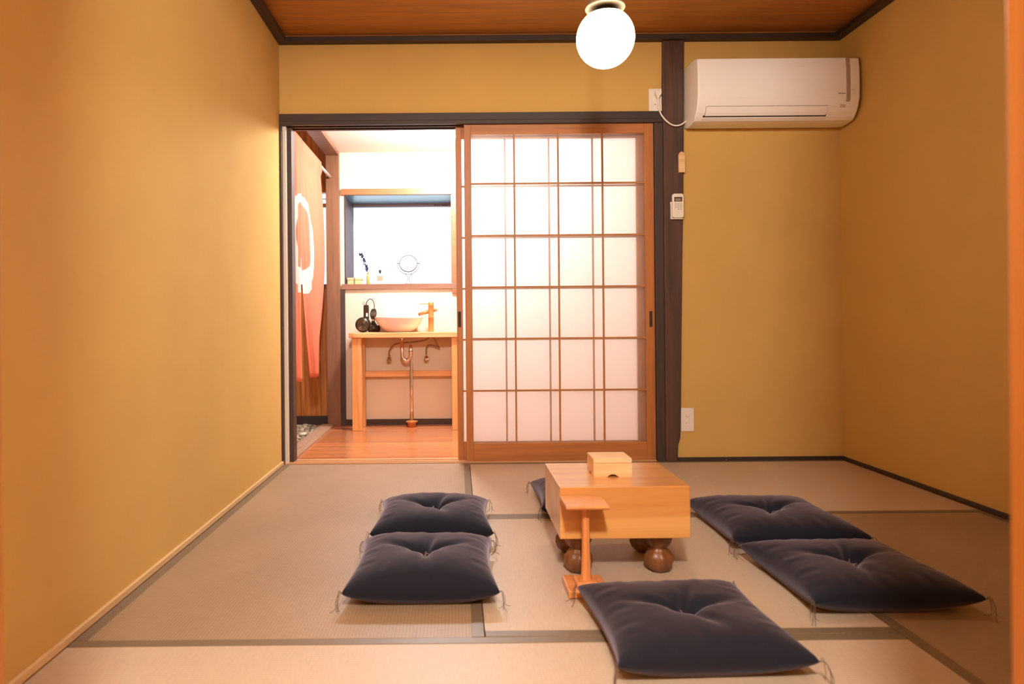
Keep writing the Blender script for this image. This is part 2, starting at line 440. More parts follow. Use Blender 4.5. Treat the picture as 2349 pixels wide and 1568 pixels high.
class MB:
    """collects shapes in world metres; build() links them as ONE mesh object"""

    def __init__(self):
        self.v = []; self.f = []; self.s = []; self.uv = {}

    def add(self, verts, faces, smooth=False):
        o = len(self.v)
        self.v += [tuple(p) for p in verts]
        self.f += [tuple(i + o for i in fc) for fc in faces]
        self.s += [smooth] * len(faces)
        return self

    def box(self, x0, x1, y0, y1, z0, z1):
        vs = [(x, y, z) for z in (z0, z1) for y in (y0, y1) for x in (x0, x1)]
        return self.add(vs, [(0, 2, 3, 1), (4, 5, 7, 6), (0, 1, 5, 4), (2, 6, 7, 3), (0, 4, 6, 2), (1, 3, 7, 5)])

    def prism(self, poly, axis, a0, a1, smooth=False):
        """poly = 2-D outline in the two other axes (in x,y,z order), extruded along axis"""
        n = len(poly)
        def pt(p, a):
            if axis == 'x': return (a, p[0], p[1])
            if axis == 'y': return (p[0], a, p[1])
            return (p[0], p[1], a)
        vs = [pt(p, a0) for p in poly] + [pt(p, a1) for p in poly]
        o = len(self.v)
        self.v += vs
        for i in range(n):
            j = (i + 1) % n
            self.f.append((o + i, o + j, o + n + j, o + n + i)); self.s.append(smooth)
        self.f.append(tuple(o + i for i in reversed(range(n)))); self.s.append(False)
        self.f.append(tuple(o + n + i for i in range(n))); self.s.append(False)
        return self

    def tube(self, pts, r, seg=8, closed=False, cap=True):
        pts = [Vector(p) for p in pts]
        n = len(pts)
        rs = r if isinstance(r, (list, tuple)) else [r] * n
        o = len(self.v)
        up = None
        for i, p in enumerate(pts):
            a = pts[(i - 1) % n] if (closed or i > 0) else p
            b = pts[(i + 1) % n] if (closed or i < n - 1) else p
            t = (b - a).normalized()
            if up is None:
                up = t.orthogonal().normalized()
            else:
                up = (up - t * up.dot(t))
                up = up.normalized() if up.length > 1e-6 else t.orthogonal().normalized()
            w = t.cross(up)
            for k in range(seg):
                an = 2 * pi * k / seg
                self.v.append(tuple(p + (up * cos(an) + w * sin(an)) * rs[i]))
        m = n if closed else n - 1
        for i in range(m):
            for k in range(seg):
                k2 = (k + 1) % seg; j = (i + 1) % n
                self.f.append((o + i * seg + k, o + i * seg + k2, o + j * seg + k2, o + j * seg + k)); self.s.append(True)
        if cap and not closed:
            self.f.append(tuple(o + k for k in reversed(range(seg)))); self.s.append(False)
            self.f.append(tuple(o + (n - 1) * seg + k for k in range(seg))); self.s.append(False)
        return self

    def lathe(self, prof, c, seg=32, axis='z', smooth=True, flute=0, depth=0.0):
        """prof = [(radius, height)]; revolved about axis through c"""
        o = len(self.v)
        for r, h in prof:
            for k in range(seg):
                an = 2 * pi * k / seg
                rr = r * (1 + depth * (abs(cos(flute * an / 2)) - 0.6)) if flute else r
                a, b = rr * cos(an), rr * sin(an)
                if axis == 'z': p = (c[0] + a, c[1] + b, c[2] + h)
                elif axis == 'y': p = (c[0] + a, c[1] + h, c[2] + b)
                else: p = (c[0] + h, c[1] + a, c[2] + b)
                self.v.append(p)
        for i in range(len(prof) - 1):
            for k in range(seg):
                k2 = (k + 1) % seg
                self.f.append((o + i * seg + k, o + i * seg + k2, o + (i + 1) * seg + k2, o + (i + 1) * seg + k)); self.s.append(smooth)
        self.f.append(tuple(o + k for k in reversed(range(seg)))); self.s.append(False)
        self.f.append(tuple(o + (len(prof) - 1) * seg + k for k in range(seg))); self.s.append(False)
        return self

    def build(self, name, mat, parent=None, bevel=0.0, bseg=2, local=False):
        off = Vector((0, 0, 0)) if local else chain_loc(parent)
        me = bpy.data.meshes.new(name)
        me.from_pydata([tuple(Vector(p) - off) for p in self.v], [], self.f)
        me.polygons.foreach_set('use_smooth', self.s)
        bm = bmesh.new(); bm.from_mesh(me)
        bmesh.ops.recalc_face_normals(bm, faces=bm.faces)
        bm.to_mesh(me); bm.free()
        me.materials.append(M[mat])
        me.update()
        o = bpy.data.objects.new(name, me)
        COL.objects.link(o)
        if parent is not None:
            o.parent = parent
        if bevel:
            b = o.modifiers.new('bevel', 'BEVEL')
            b.width = bevel; b.segments = bseg; b.limit_method = 'ANGLE'; b.angle_limit = math.radians(40)
            b.harden_normals = False
        return o


def thing(name, label, cat, loc=(0, 0, 0), rotz=0.0, group=None):
    o = bpy.data.objects.new(name, None)
    o.empty_display_size = 0.05
    COL.objects.link(o)
    o.location = loc; o.rotation_euler = (0, 0, rotz)
    o['label'] = label; o['category'] = cat; o['kind'] = 'thing'
    if group: o['group'] = group
    return o


def tag(o, label, cat, group=None, kind='thing'):
    o['label'] = label; o['category'] = cat; o['kind'] = kind
    if group: o['group'] = group
    return o


def struct(o, label=None, cat=None):
    o['kind'] = 'structure'
    if label: o['label'] = label
    if cat: o['category'] = cat
    return o


def rename_label(o, text):
    o['label'] = text
    return o


def copy_tree(o, parent=None):
    c = o.copy(); COL.objects.link(c)
    if parent is not None:
        c.parent = parent
    for ch in list(o.children):
        copy_tree(ch, c)
    return c


def circle_pts(c, r, n, plane='xz', a0=0.0, a1=2 * pi, close=True):
    out = []
    m = n if close else n - 1
    for k in range(n):
        a = a0 + (a1 - a0) * k / m
        u, w = r * cos(a), r * sin(a)
        out.append((c[0] + u, c[1], c[2] + w) if plane == 'xz' else (c[0] + u, c[1] + w, c[2]) if plane == 'xy' else (c[0], c[1] + u, c[2] + w))
    return out


def smooth(pts, n=6):
    pts = [Vector(p) for p in pts]
    out = []
    for i in range(len(pts) - 1):
        p0 = pts[max(0, i - 1)]; p1 = pts[i]; p2 = pts[i + 1]; p3 = pts[min(len(pts) - 1, i + 2)]
        for k in range(n):
            t = k / n
            out.append(0.5 * ((2 * p1) + (p2 - p0) * t + (2 * p0 - 5 * p1 + 4 * p2 - p3) * t * t + (3 * p1 - p0 - 3 * p2 + p3) * t ** 3))
    out.append(pts[-1])
    return out


# ------------------------------------------------------------------ room shell (metres; camera stands at x=0 y=0)
XL, XR = -0.9205, 2.0195          # plaster faces of the side walls
D = 3.5645                        # plaster face of the far wall
FY = 0.6245                       # near edge of the tatami room
CZ = 2.235                        # ceiling boards
T = 0.12

# floor under everything
struct(MB().box(-2.6, 2.4, -2.2, 5.4, -0.12, -0.055).build('floor', 'subfloor'), 'dark subfloor under the mats and boards', 'floor')

# tatami room walls
struct(MB().box(XL - T, XL, FY - 0.06, D + 0.02, -0.05, CZ + 0.1).build('wall_left', 'ochre'), 'ochre plaster wall on the left of the tatami room', 'wall')
struct(MB().box(XR, XR + T, FY - 0.06, D + T, -0.05, CZ + 0.1).build('wall_right', 'ochre'), 'ochre plaster wall on the right of the tatami room', 'wall')
wb = MB()
wb.box(XL, 1.10, D, D + T, 1.826, CZ + 0.1)
wb.box(1.13, XR, D, D + T, -0.05, CZ + 0.1)
struct(wb.build('wall_back', 'ochre'), 'ochre plaster wall behind the air conditioner and above the doors', 'wall')
struct(MB().box(XL - T, XR + T, FY - 0.06, D + T, CZ, CZ + 0.03).build('ceiling', 'ceiling'), 'brown wooden board ceiling of the tatami room', 'ceiling')

# wall with the opening we look through
OL, OR = -0.418, 0.506
wf = MB()
wf.box(XL - T, OL - 0.09, FY - 0.06, FY, -0.05, CZ + 0.1)
wf.box(OR + 0.09, XR + T, FY - 0.06, FY, -0.05, CZ + 0.1)
wf.box(OL - 0.09, OR + 0.09, FY - 0.06, FY, 2.02, CZ + 0.1)
struct(wf.build('wall_front', 'ochre'), 'plaster wall around the opening nearest the viewer', 'wall')
struct(MB().box(OL - 0.09, OL, FY - 0.07, FY + 0.0, 0.0, 2.02).build('trim_1', 'sliding_board', bevel=0.003), 'brown wooden post at the left edge of the near opening', 'post')
struct(MB().box(OR, OR + 0.09, FY - 0.07, FY + 0.0, 0.0, 2.02).build('trim_2', 'sliding_board', bevel=0.003), 'orange wooden post at the right edge of the near opening', 'post')

# hall on the viewer's side
hall = MB()
hall.box(-1.6, 1.6, -2.12, -2.0, -0.05, 2.3)
hall.box(-1.72, -1.6, -2.12, FY - 0.06, -0.05, 2.3)
hall.box(1.6, 1.72, -2.12, FY - 0.06, -0.05, 2.3)
hall.box(-1.6, XL - T, FY - 0.06, FY, -0.05, 2.3)
struct(hall.build('wall_hall', 'hall_plaster'), 'plain walls of the hall behind the viewer', 'wall')
struct(MB().box(-1.72, 1.72, -2.12, FY - 0.06, 2.3, 2.34).build('ceiling_hall', 'hall_plaster'), 'plain ceiling of the hall behind the viewer', 'ceiling')
struct(MB().box(-1.6, 1.6, -2.0, FY - 0.002, -0.055, 0.0).build('floor_hall', 'bath_floor'), 'boarded floor of the hall behind the viewer', 'floor')

# mouldings under the ceiling
mb = MB().box(XL, XR, D - 0.045, D, 2.195, 2.222)
struct(mb.build('trim_3', 'darkwood_x', bevel=0.002), 'dark ceiling moulding along the far wall', 'moulding')
struct(MB().box(XL, XL + 0.045, FY, D - 0.045, 2.195, 2.222).build('trim_4', 'darkwood_y', bevel=0.002), 'dark ceiling moulding along the left wall', 'moulding')
struct(MB().box(XR - 0.045, XR, FY, D - 0.045, 2.195, 2.222).build('trim_5', 'darkwood_y', bevel=0.002), 'dark ceiling moulding along the right wall', 'moulding')
mb = MB()
mb.box(XL, XR, D - 0.025, D, 2.222, CZ); mb.box(XL, XL + 0.025, FY, D - 0.025, 2.222, CZ); mb.box(XR - 0.025, XR, FY, D - 0.025, 2.222, CZ)
struct(mb.build('trim_6', 'ceiling'), 'thin brown strip between moulding and ceiling boards', 'moulding')

# baseboards
struct(MB().box(XL, XL + 0.010, FY, D - 0.012, 0.0, 0.020).build('baseboard_left', 'pale_wood_y', bevel=0.002), 'pale wooden strip at the foot of the left wall', 'baseboard')
struct(MB().box(1.15, XR, D - 0.012, D, 0.0, 0.019).build('baseboard_back', 'darkwood_x', bevel=0.002), 'dark strip at the foot of the far wall', 'baseboard')
struct(MB().box(XR - 0.012, XR, FY, D - 0.012, 0.0, 0.019).build('baseboard_right', 'darkwood_y', bevel=0.002), 'dark strip at the foot of the right wall', 'baseboard')
struct(MB().tube([(1.40, D - 0.0125, 0.006), (1.40, D - 0.016, 0.006)], 0.003, 10).build('trim_7', 'bamboo', None), 'small brass nail in the dark baseboard', 'nail')

# pillar with slightly worn edges
left = [(1.086, 2.235), (1.084, 2.05), (1.082, 1.95), (1.085, 1.84), (1.085, 0.0)]
right = [(1.147, 0.0), (1.149, 0.085), (1.161, 0.125), (1.166, 0.3), (1.173, 0.7), (1.179, 1.04), (1.187, 1.35), (1.191, 1.6), (1.194, 1.8), (1.196, 2.0), (1.199, 2.235)]
struct(MB().prism(left[::-1][0:0] + left + right, 'y', D - 0.018, D + T).build('trim_8', 'pillar', bevel=0.004), 'dark worn wooden pillar between the doors and the air conditioner', 'pillar')
struct(MB().box(1.040, 1.0845, D - 0.012, D + 0.10, 0.0, 1.772).build('trim_9', 'darkwood_z', bevel=0.002), 'dark door post against the pillar', 'post')

# head beam with two door grooves
hb = MB()
hb.box(XL + 0.002, 1.0845, D - 0.018, D + 0.10, 1.792, 1.830)
for a, b in ((-0.018, 0.004), (0.033, 0.049), (0.078, 0.100)):
    hb.box(XL + 0.002, 1.0845, D + a, D + b, 1.772, 1.792)
struct(hb.build('trim_10', 'darkwood_x', bevel=0.0015), 'dark head beam above the sliding doors', 'beam')
# sill with two door grooves
hs = MB()
hs.box(XL + 0.002, 1.040, D - 0.004, D + 0.105, -0.05, -0.006)
for a, b in ((-0.004, 0.006), (0.031, 0.051), (0.076, 0.105)):
    hs.box(XL + 0.002, 1.040, D + a, D + b, -0.006, 0.006)
struct(hs.build('trim_11', 'sill_wood', bevel=0.001), 'grooved wooden sill under the sliding doors', 'sill')
# left door post: dark front strip, groove whitened for its window light, dark inner strip
struct(MB().box(XL, XL + 0.012, D - 0.014, D + 0.10, 0.0, 1.772).build('trim_12', 'darkwood_z', bevel=0.001), 'dark front edge of the left door post', 'post')
struct(MB().box(XL + 0.012, XL + 0.030, D + 0.006, D + 0.10, 0.006, 1.772).build('trim_13', 'white_plastic'), 'groove face of the left door post, whitened for window light', 'post')
struct(MB().box(XL + 0.030, XL + 0.052, D + 0.032, D + 0.10, 0.006, 1.772).build('trim_14', 'darkwood_z', bevel=0.001), 'dark inner edge of the left door post', 'post')


# ------------------------------------------------------------------ tatami
W = 0.98
R0, R1, R2, R3 = D - 0.010, D - W, D - 2 * W, FY
C0, C1, C2, C3 = XL + 0.0105, XL + W, XL + 2 * W, XR - 0.0125


def tatami(x0, x1, y0, y1, along, label):
    g = 0.0012
    x0 += g; x1 -= g; y0 += g; y1 -= g
    cx, cy = (x0 + x1) / 2, (y0 + y1) / 2
    t = thing('tatami_mat', label, 'tatami', (cx, cy, -0.05), 0, 'tatami mats of the floor')
    hw = 0.030
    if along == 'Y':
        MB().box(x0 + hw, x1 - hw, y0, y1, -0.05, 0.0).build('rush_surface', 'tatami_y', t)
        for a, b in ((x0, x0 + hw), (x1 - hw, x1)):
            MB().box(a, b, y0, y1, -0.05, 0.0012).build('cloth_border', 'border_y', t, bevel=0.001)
    else:
        MB().box(x0, x1, y0 + hw, y1 - hw, -0.05, 0.0).build('rush_surface', 'tatami_x', t)
        for a, b in ((y0, y0 + hw), (y1 - hw, y1)):
            MB().box(x0, x1, a, b, -0.05, 0.0012).build('cloth_border', 'border_x', t, bevel=0.001)
    return t


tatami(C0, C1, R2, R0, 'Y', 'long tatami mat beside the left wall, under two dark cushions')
tatami(C1, C3, R1, R0, 'X', 'long tatami mat along the far wall in front of the frosted doors')
tatami(C1, C2, R2, R1, 'X', 'square half tatami mat under the game board in the middle of the floor')
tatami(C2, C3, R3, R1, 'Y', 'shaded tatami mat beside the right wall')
tatami(C0, C2, R3, R2, 'X', 'nearest tatami mat, under the front cushion, at the bottom of the picture')


# ------------------------------------------------------------------ sliding doors
def sliding_door(name, x0, x1, y0, verts_x, rows_z, top, top_rail, bot_rail, stile, glass, handle_x, label, hz=0.81):
    th = 0.027
    base = bpy.data.objects.new(name, None); COL.objects.link(base)
    base.location = ((x0 + x1) / 2, y0 + th / 2, -0.004)
    struct(base, label, 'sliding door')
    zb = -0.005
    MB().box(x0, x0 + stile[0], y0, y0 + th, zb, top).build('stile', 'door_wood_z', base, bevel=0.0015)
    MB().box(x1 - stile[1], x1, y0, y0 + th, zb, top).build('stile', 'door_wood_z', base, bevel=0.0015)
    a, b = x0 + stile[0], x1 - stile[1]
    MB().box(a, b, y0 + 0.001, y0 + th - 0.001, top_rail, top).build('top_rail', 'door_wood_x', base, bevel=0.001)
    MB().box(a, b, y0 + 0.001, y0 + th - 0.001, zb, bot_rail).build('bottom_rail', 'door_wood_x', base, bevel=0.001)
    for x in verts_x:
        MB().box(x - 0.0045, x + 0.0045, y0 + 0.003, y0 + 0.013, bot_rail, top_rail).build('lattice_bar', 'lattice', base)
    for z in rows_z:
        MB().box(a, b, y0 + 0.004, y0 + 0.0125, z - 0.0048, z + 0.0048).build('lattice_bar', 'lattice', base)
    MB().box(a, b, y0 + 0.0145, y0 + 0.0175, bot_rail, top_rail).build('glass_pane', glass, base)
    h = MB()
    h.box(handle_x - 0.008, handle_x + 0.008, y0 - 0.0012, y0 + 0.002, hz - 0.042, hz - 0.038)
    h.box(handle_x - 0.008, handle_x + 0.008, y0 - 0.0012, y0 + 0.002, hz + 0.038, hz + 0.042)
    h.box(handle_x - 0.008, handle_x - 0.006, y0 - 0.0012, y0 + 0.002, hz - 0.038, hz + 0.038)
    h.box(handle_x + 0.006, handle_x + 0.008, y0 - 0.0012, y0 + 0.002, hz - 0.038, hz + 0.038)
    hp = h.build('finger_pull', 'dark_jamb', base)
    MB().box(handle_x - 0.006, handle_x + 0.006, y0 - 0.0006, y0 + 0.001, hz - 0.038, hz + 0.038).build('pull_recess', 'slot', hp)
    return base


sliding_door('door_1', 0.044, 1.039, D + 0.005, (0.307, 0.538, 0.771), (1.463, 1.190, 0.919, 0.648, 0.375),
             1.785, 1.722, 0.100, (0.037, 0.047), 'frost_front', 1.018, 'front sliding lattice door with frosted glass', 0.745)
sliding_door('door_2', -0.001, 1.000, D + 0.050, (0.261, 0.495, 0.727), (1.458, 1.185, 0.914, 0.643, 0.370),
             1.785, 1.712, 0.100, (0.031, 0.040), 'frost_rear', 0.013, 'rear sliding lattice door with frosted glass, its left edge showing', 0.752)


# ------------------------------------------------------------------ washroom shell
BY = 4.90                          # face of its far wall
BXR = 1.45
BZ = 1.96
WX0, WX1, WZ0, WZ1 = -0.805, -0.032, 1.013, 1.650   # window recess
RY = 5.26                          # plane of the window pane
bw = MB()
bw.box(-0.84, WX0, BY, RY + 0.05, -0.05, 2.10)
bw.box(WX1, BXR, BY, RY + 0.05, -0.05, 2.10)
bw.box(WX0, WX1, BY, RY + 0.05, -0.05, 0.974)
bw.box(WX0, WX1, BY, RY + 0.05, WZ1 + 0.012, 2.10)
struct(bw.build('wall_washroom', 'white_plaster'), 'white washroom wall behind the basin', 'wall')
struct(MB().box(BXR, BXR + T, D + T, RY, -0.05, 2.1).build('wall_washroom_right', 'white_plaster'), 'white washroom wall on the right, behind the frosted doors', 'wall')
struct(MB().box(1.2, BXR + T, D + T, D + T + 0.02, -0.05, 2.1).build('wall_washroom_near', 'white_plaster'), 'white washroom wall behind the pillar', 'wall')
struct(MB().box(XL, BXR, D + T, D + T + 0.02, 1.84, 2.1).build('wall_washroom_over_door', 'white_plaster'), 'white washroom wall above the doors', 'wall')
struct(MB().box(-0.93, BXR + T, D + 0.10, RY, BZ, BZ + 0.05).build('ceiling_washroom', 'bath_ceiling'), 'white washroom ceiling', 'ceiling')
struct(MB().box(-0.88, BXR, D + 0.105, BY, -0.055, 0.0).build('floor_washroom', 'bath_floor'), 'reddish boarded washroom floor', 'floor')
struct(MB().box(-0.804, 1.4, BY - 0.010, BY, 0.0, 0.040).build('baseboard_washroom', 'skirting'), 'dark skirting under the white washroom wall', 'baseboard')
struct(MB().box(-0.838, -0.804, BY - 0.016, BY, 0.0, 0.974).build('trim_15', 'dark_jamb'), 'narrow dark upright below the window sill', 'post')
# window recess
struct(MB().box(WX0, WX1, BY - 0.004, RY, WZ1, WZ1 + 0.012).build('trim_16', 'soffit'), 'glossy soffit of the window recess', 'soffit')
struct(MB().box(WX0, WX0 + 0.006, BY - 0.004, RY, 1.013, WZ1).build('trim_17', 'dark_jamb'), 'dark left side of the window recess', 'jamb')
struct(MB().box(WX1 - 0.006, WX1, BY - 0.004, RY, 1.013, WZ1).build('trim_18', 'casing'), 'wooden right side of the window recess', 'jamb')
struct(MB().box(-0.826, 0.010, BY - 0.020, RY, 0.974, 1.013).build('trim_19', 'sill_dark', bevel=0.002), 'brown window sill shelf above the basin', 'sill')
struct(MB().box(-0.826, 0.010, BY - 0.016, BY, 1.652, 1.697).build('trim_20', 'casing', bevel=0.002), 'wooden casing across the top of the window', 'casing')
struct(MB().box(-0.034, 0.004, BY - 0.016, BY, 1.013, 1.652).build('trim_21', 'casing', bevel=0.002), 'wooden casing at the right of the window', 'casing')
struct(MB().box(-0.034, 0.010, BY - 0.018, BY, 0.940, 0.974).build('trim_22', 'casing', bevel=0.002), 'small wooden block under the right end of the sill', 'block')
win = bpy.data.objects.new('window_1', None); COL.objects.link(win); win.location = ((WX0 + WX1) / 2, RY, 1.013)
struct(win, 'bright frosted window above the wash basin', 'window')
MB().box(WX0, WX1, RY + 0.012, RY + 0.016, 1.013, WZ1).build('window_pane', 'window_glass', win)
fr = MB()
fr.box(WX0, WX0 + 0.010, RY, RY + 0.03, 1.013, WZ1); fr.box(WX1 - 0.010, WX1, RY, RY + 0.03, 1.013, WZ1)
fr.box(WX0 + 0.010, WX1 - 0.010, RY, RY + 0.03, 1.013, 1.020)
fr.build('window_frame', 'alu', win)
rail = MB().box(WX0 + 0.010, WX1 - 0.010, RY - 0.012, RY + 0.012, 1.622, WZ1).build('top_rail', 'alu', win)
lab = MB()
for x0, x1 in ((-0.170, -0.152), (-0.146, -0.142), (-0.139, -0.135), (-0.132, -0.128), (-0.125, -0.121), (-0.112, -0.064)):
    lab.box(x0, x1, RY - 0.0128, RY - 0.012, 1.631, 1.637)
lab.build('printed_label', 'slot', rail)

# post, beam and threshold on the left of the washroom
struct(MB().box(-0.933, -0.838, BY - 0.03, BY + 0.09, -0.05, 1.936).build('trim_23', 'brown_wood_z', bevel=0.003), 'brown corner post beside the coral curtain', 'post')
struct(MB().box(-0.933, -0.838, D + 0.14, BY + 0.06, 1.936, 1.960).build('trim_24', 'brown_wood_y', bevel=0.002), 'brown beam above the coral curtain', 'beam')
struct(MB().box(-0.975, -0.880, D + 0.105, BY - 0.03, -0.055, 0.014).build('trim_25', 'threshold', bevel=0.003), 'worn wooden threshold beside the pebbles', 'threshold')

# pebble court beyond the curtain
PY = 5.02
struct(MB().box(-2.5, -0.934, PY, PY + T, -0.05, 0.05).build('wall_court_foot', 'darkwood_x'), 'dark foot board of the pebble court', 'wall')
struct(MB().box(-2.5, -0.934, PY + 0.012, PY + T, 0.05, 0.985).build('wall_court_lower', 'wainscot'), 'orange upright boards behind the coral curtain', 'wall')
struct(MB().box(-2.5, -0.934, PY + 0.005, PY + T, 0.985, 1.022).build('trim_26', 'brown_wood_z'), 'sill rail above the orange boards', 'rail')
struct(MB().box(-2.5, -0.934, PY + 0.012, PY + T, 1.70, 2.3).build('wall_court_upper', 'wainscot'), 'orange boards above the court window', 'wall')
win2 = bpy.data.objects.new('window_2', None); COL.objects.link(win2); win2.location = (-1.7, PY + 0.05, 1.02)
struct(win2, 'bright window beyond the coral curtain', 'window')
MB().box(-2.5, -0.934, PY + 0.05, PY + 0.054, 1.022, 1.70).build('window_pane', 'window_glass', win2)
MB().box(-2.5, -0.934, PY + 0.03, PY + 0.07, 1.595, 1.622).build('meeting_rail', 'sill_dark', win2)
MB().box(-2.5, -0.934, PY + 0.035, PY + 0.06, 1.655, 1.659).build('glazing_bar', 'alu', win2)
struct(MB().box(-2.62, -2.5, D + 0.02, PY + T, -0.05, 2.3).build('wall_court_left', 'white_plaster'), 'pale wall at the far left of the pebble court', 'wall')
struct(MB().box(-2.62, XL - T, D + 0.02, D + 0.12, -0.05, 2.3).build('wall_court_near', 'white_plaster'), 'pale wall on the near side of the pebble court', 'wall')
struct(MB().box(-2.62, -0.93, D + 0.02, PY + T, 2.3, 2.34).build('ceiling_court', 'white_plaster'), 'pale ceiling of the pebble court', 'ceiling')
struct(MB().box(-0.95, -0.93, D + 0.14, BY + 0.09, 1.962, 2.3).build('wall_court_right', 'white_plaster'), 'pale wall above the beam of the coral curtain', 'wall')


def stone_verts(c, sx, sy, sz, rng, rz):
    bm = bmesh.new()
    bmesh.ops.create_icosphere(bm, subdivisions=1, radius=1.0)
    vs = []
    for v in bm.verts:
        k = 1 + rng.uniform(-0.16, 0.16)
        x, y, z = v.co.x * sx * k, v.co.y * sy * k, v.co.z * sz * k
        vs.append((c[0] + x * cos(rz) - y * sin(rz), c[1] + x * sin(rz) + y * cos(rz), c[2] + z))
    fs = [tuple(v.index for v in f.verts) for f in bm.faces]
    bm.free()
    return vs, fs


rng = random.Random(3)
gb = MB()
x = -1.52
while x < -0.985:
    y = D + 0.16
    while y < PY - 0.012:
        s = rng.uniform(0.009, 0.020)
        vs, fs = stone_verts((x + rng.uniform(-0.010, 0.010), y + rng.uniform(-0.010, 0.010), -0.028 + rng.uniform(0, 0.016)),
                             s * 1.25, s * 0.95, s * 0.7, rng, rng.uniform(0, pi))
        gb.add(vs, fs, True)
        y += 0.026
    x += 0.026
g = gb.build('gravel', 'pebble')
tag(g, 'bed of small grey and tan pebbles under the coral curtain', 'gravel', kind='stuff')
struct(MB().box(-2.5, -0.976, D + 0.12, PY, -0.055, -0.034).build('floor_court', 'pebble'), 'ground under the pebbles', 'ground')
for (sx, sy, sz, cx, cy, cz, lb) in (
        (0.055, 0.050, 0.022, -1.035, 4.21, 0.002, 'largest flat white stone among the pebbles'),
        (0.030, 0.024, 0.016, -1.005, 3.99, 0.0, 'white stone nearest the threshold end of the pebbles'),
        (0.032, 0.026, 0.016, -1.030, 4.52, 0.0, 'pale rounded stone behind the largest white stone')):
    sb = MB()
    vs, fs = stone_verts((cx, cy, cz), sx, sy, sz, rng, 0.4)
    sb.add(vs, fs, True)
    so = sb.build('stone', 'stone')
    md = so.modifiers.new('round', 'SUBSURF'); md.levels = 2; md.render_levels = 2
    tag(so, lb, 'stone', 'pale stones on the gravel')


# ------------------------------------------------------------------ coral curtain on its rod
NX = -0.900
rod = MB().tube([(NX, D + 0.14, 1.780), (NX, BY - 0.031, 1.780)], 0.0095, 12).build('curtain_rod', 'white_plastic')
tag(rod, 'pale round rod carrying the coral curtain below the brown beam', 'curtain rod')


def noren_panel(y0, y1, seed, left, right, lift):
    """left/right(v): drift of the two edges along the rod at drop v (0 top .. 1 hem)"""
    r = random.Random(seed)
    nu, nv = 72, 48
    zt, zb = 1.800, 0.405 + lift
    vs = []; uvs = []
    ph = r.uniform(0, 6)
    for j in range(nv + 1):
        v = j / nv
        for i in range(nu + 1):
            u = i / nu
            z = zt + (zb - zt) * v + 0.012 * v * (1 - u)
            y = y0 + (y1 - y0) * u
            yw = y + left(v) * (1 - u) + right(v) * u
            amp = 0.003 + 0.010 * v
            fold = sin(u * 15 + ph + 0.7 * v) + 0.5 * sin(u * 27 + ph * 2 + v * 1.5)
            xx = NX + amp * fold + 0.014 * sin(v * 4 + u * 3 + ph) * v
            if v < 0.05:
                xx = NX + 0.0115 + (xx - NX) * v * 8
            vs.append((xx, yw, z))
            uvs.append((y - 3.93, z))
    fs = []
    for j in range(nv):
        for i in range(nu):
            a = j * (nu + 1) + i
            fs.append((a, a + 1, a + nu + 2, a + nu + 1))
    return vs, fs, uvs


cur = thing('doorway_curtain', 'coral split curtain with a white ring, hanging in the left washroom doorway', 'curtain', (NX, 4.0, 0.405))
for (y0, y1, seed, le, ri, lift) in (
        (3.672, 3.925, 2, lambda v: 0.0, lambda v: -0.014 * v - 0.045 * v ** 4, 0.0),
        (3.937, 4.50, 5, lambda v: 0.03 * v + 0.18 * v ** 3, lambda v: 0.15 * sin(pi * min(1.0, v * 1.15)) - 0.06 * v, -0.012)):
    vs, fs, uvs = noren_panel(y0, y1, seed, le, ri, lift)
    pb = MB().add(vs, fs, True).build('curtain_panel', 'noren', cur)
    ul = pb.data.uv_layers.new(name='cloth')
    for lp in pb.data.loops:
        ul.data[lp.index].uv = uvs[lp.vertex_index]
    if y0 < 3.8:
        for (my, mz, hgt) in ((3.712, 0.930, 0.022), (3.718, 0.900, 0.026)):
            px = min(pb.data.vertices, key=lambda q: (q.co.y + cur.location.y - my) ** 2 + (q.co.z + cur.location.z - mz) ** 2).co.x + NX
            MB().tube(smooth([(px + 0.0022, my - 0.014, mz + hgt * 0.4), (px + 0.0022, my + 0.010, mz + hgt * 0.5), (px + 0.0022, my + 0.014, mz - hgt * 0.1),
                              (px + 0.0022, my - 0.006, mz), (px + 0.0022, my + 0.006, mz - hgt * 0.4), (px + 0.0022, my - 0.010, mz - hgt * 0.45)], 5), 0.0016, 6).build('printed_mark', 'white_glaze', pb)
    sd = pb.modifiers.new('thick', 'SOLIDIFY'); sd.thickness = 0.0012


# ------------------------------------------------------------------ washroom lamp (flush dome) and hall lamp
bl = thing('ceiling_lamp', 'glowing white dome lamp on the washroom ceiling', 'lamp', (-0.08, 4.20, BZ))
MB().lathe([(0.115, 0.0), (0.115, -0.02), (0.105, -0.022)], (-0.08, 4.20, BZ), 32).build('lamp_base', 'white_glaze', bl)
MB().lathe([(0.105, -0.0225)] + [(0.105 * cos(a), -0.0225 - 0.095 * sin(a)) for a in [i * pi / 2 / 10 for i in range(1, 10)]] + [(0.004, -0.1175)],
           (-0.08, 4.20, BZ), 32).build('lamp_dome', 'bath_lamp', bl)
hl = thing('hall_pendant', 'round lamp hanging in the hall behind the viewer', 'lamp', (0.03, -0.40, 2.3))
MB().lathe([(0.05, 0.0), (0.05, -0.02), (0.02, -0.03)], (0.03, -0.40, 2.3), 32).build('ceiling_rose', 'white_glaze', hl)
MB().tube([(0.03, -0.40, 2.27), (0.03, -0.40, 2.06)], 0.004, 8).build('hanging_rod', 'slot', hl)
MB().lathe([(0.1 * sin(a), -0.1 * cos(a)) for a in [0.03 + i * (pi - 0.2) / 24 for i in range(25)]], (0.03, -0.40, 1.965), 40).build('lamp_shade', 'hall_lamp', hl)

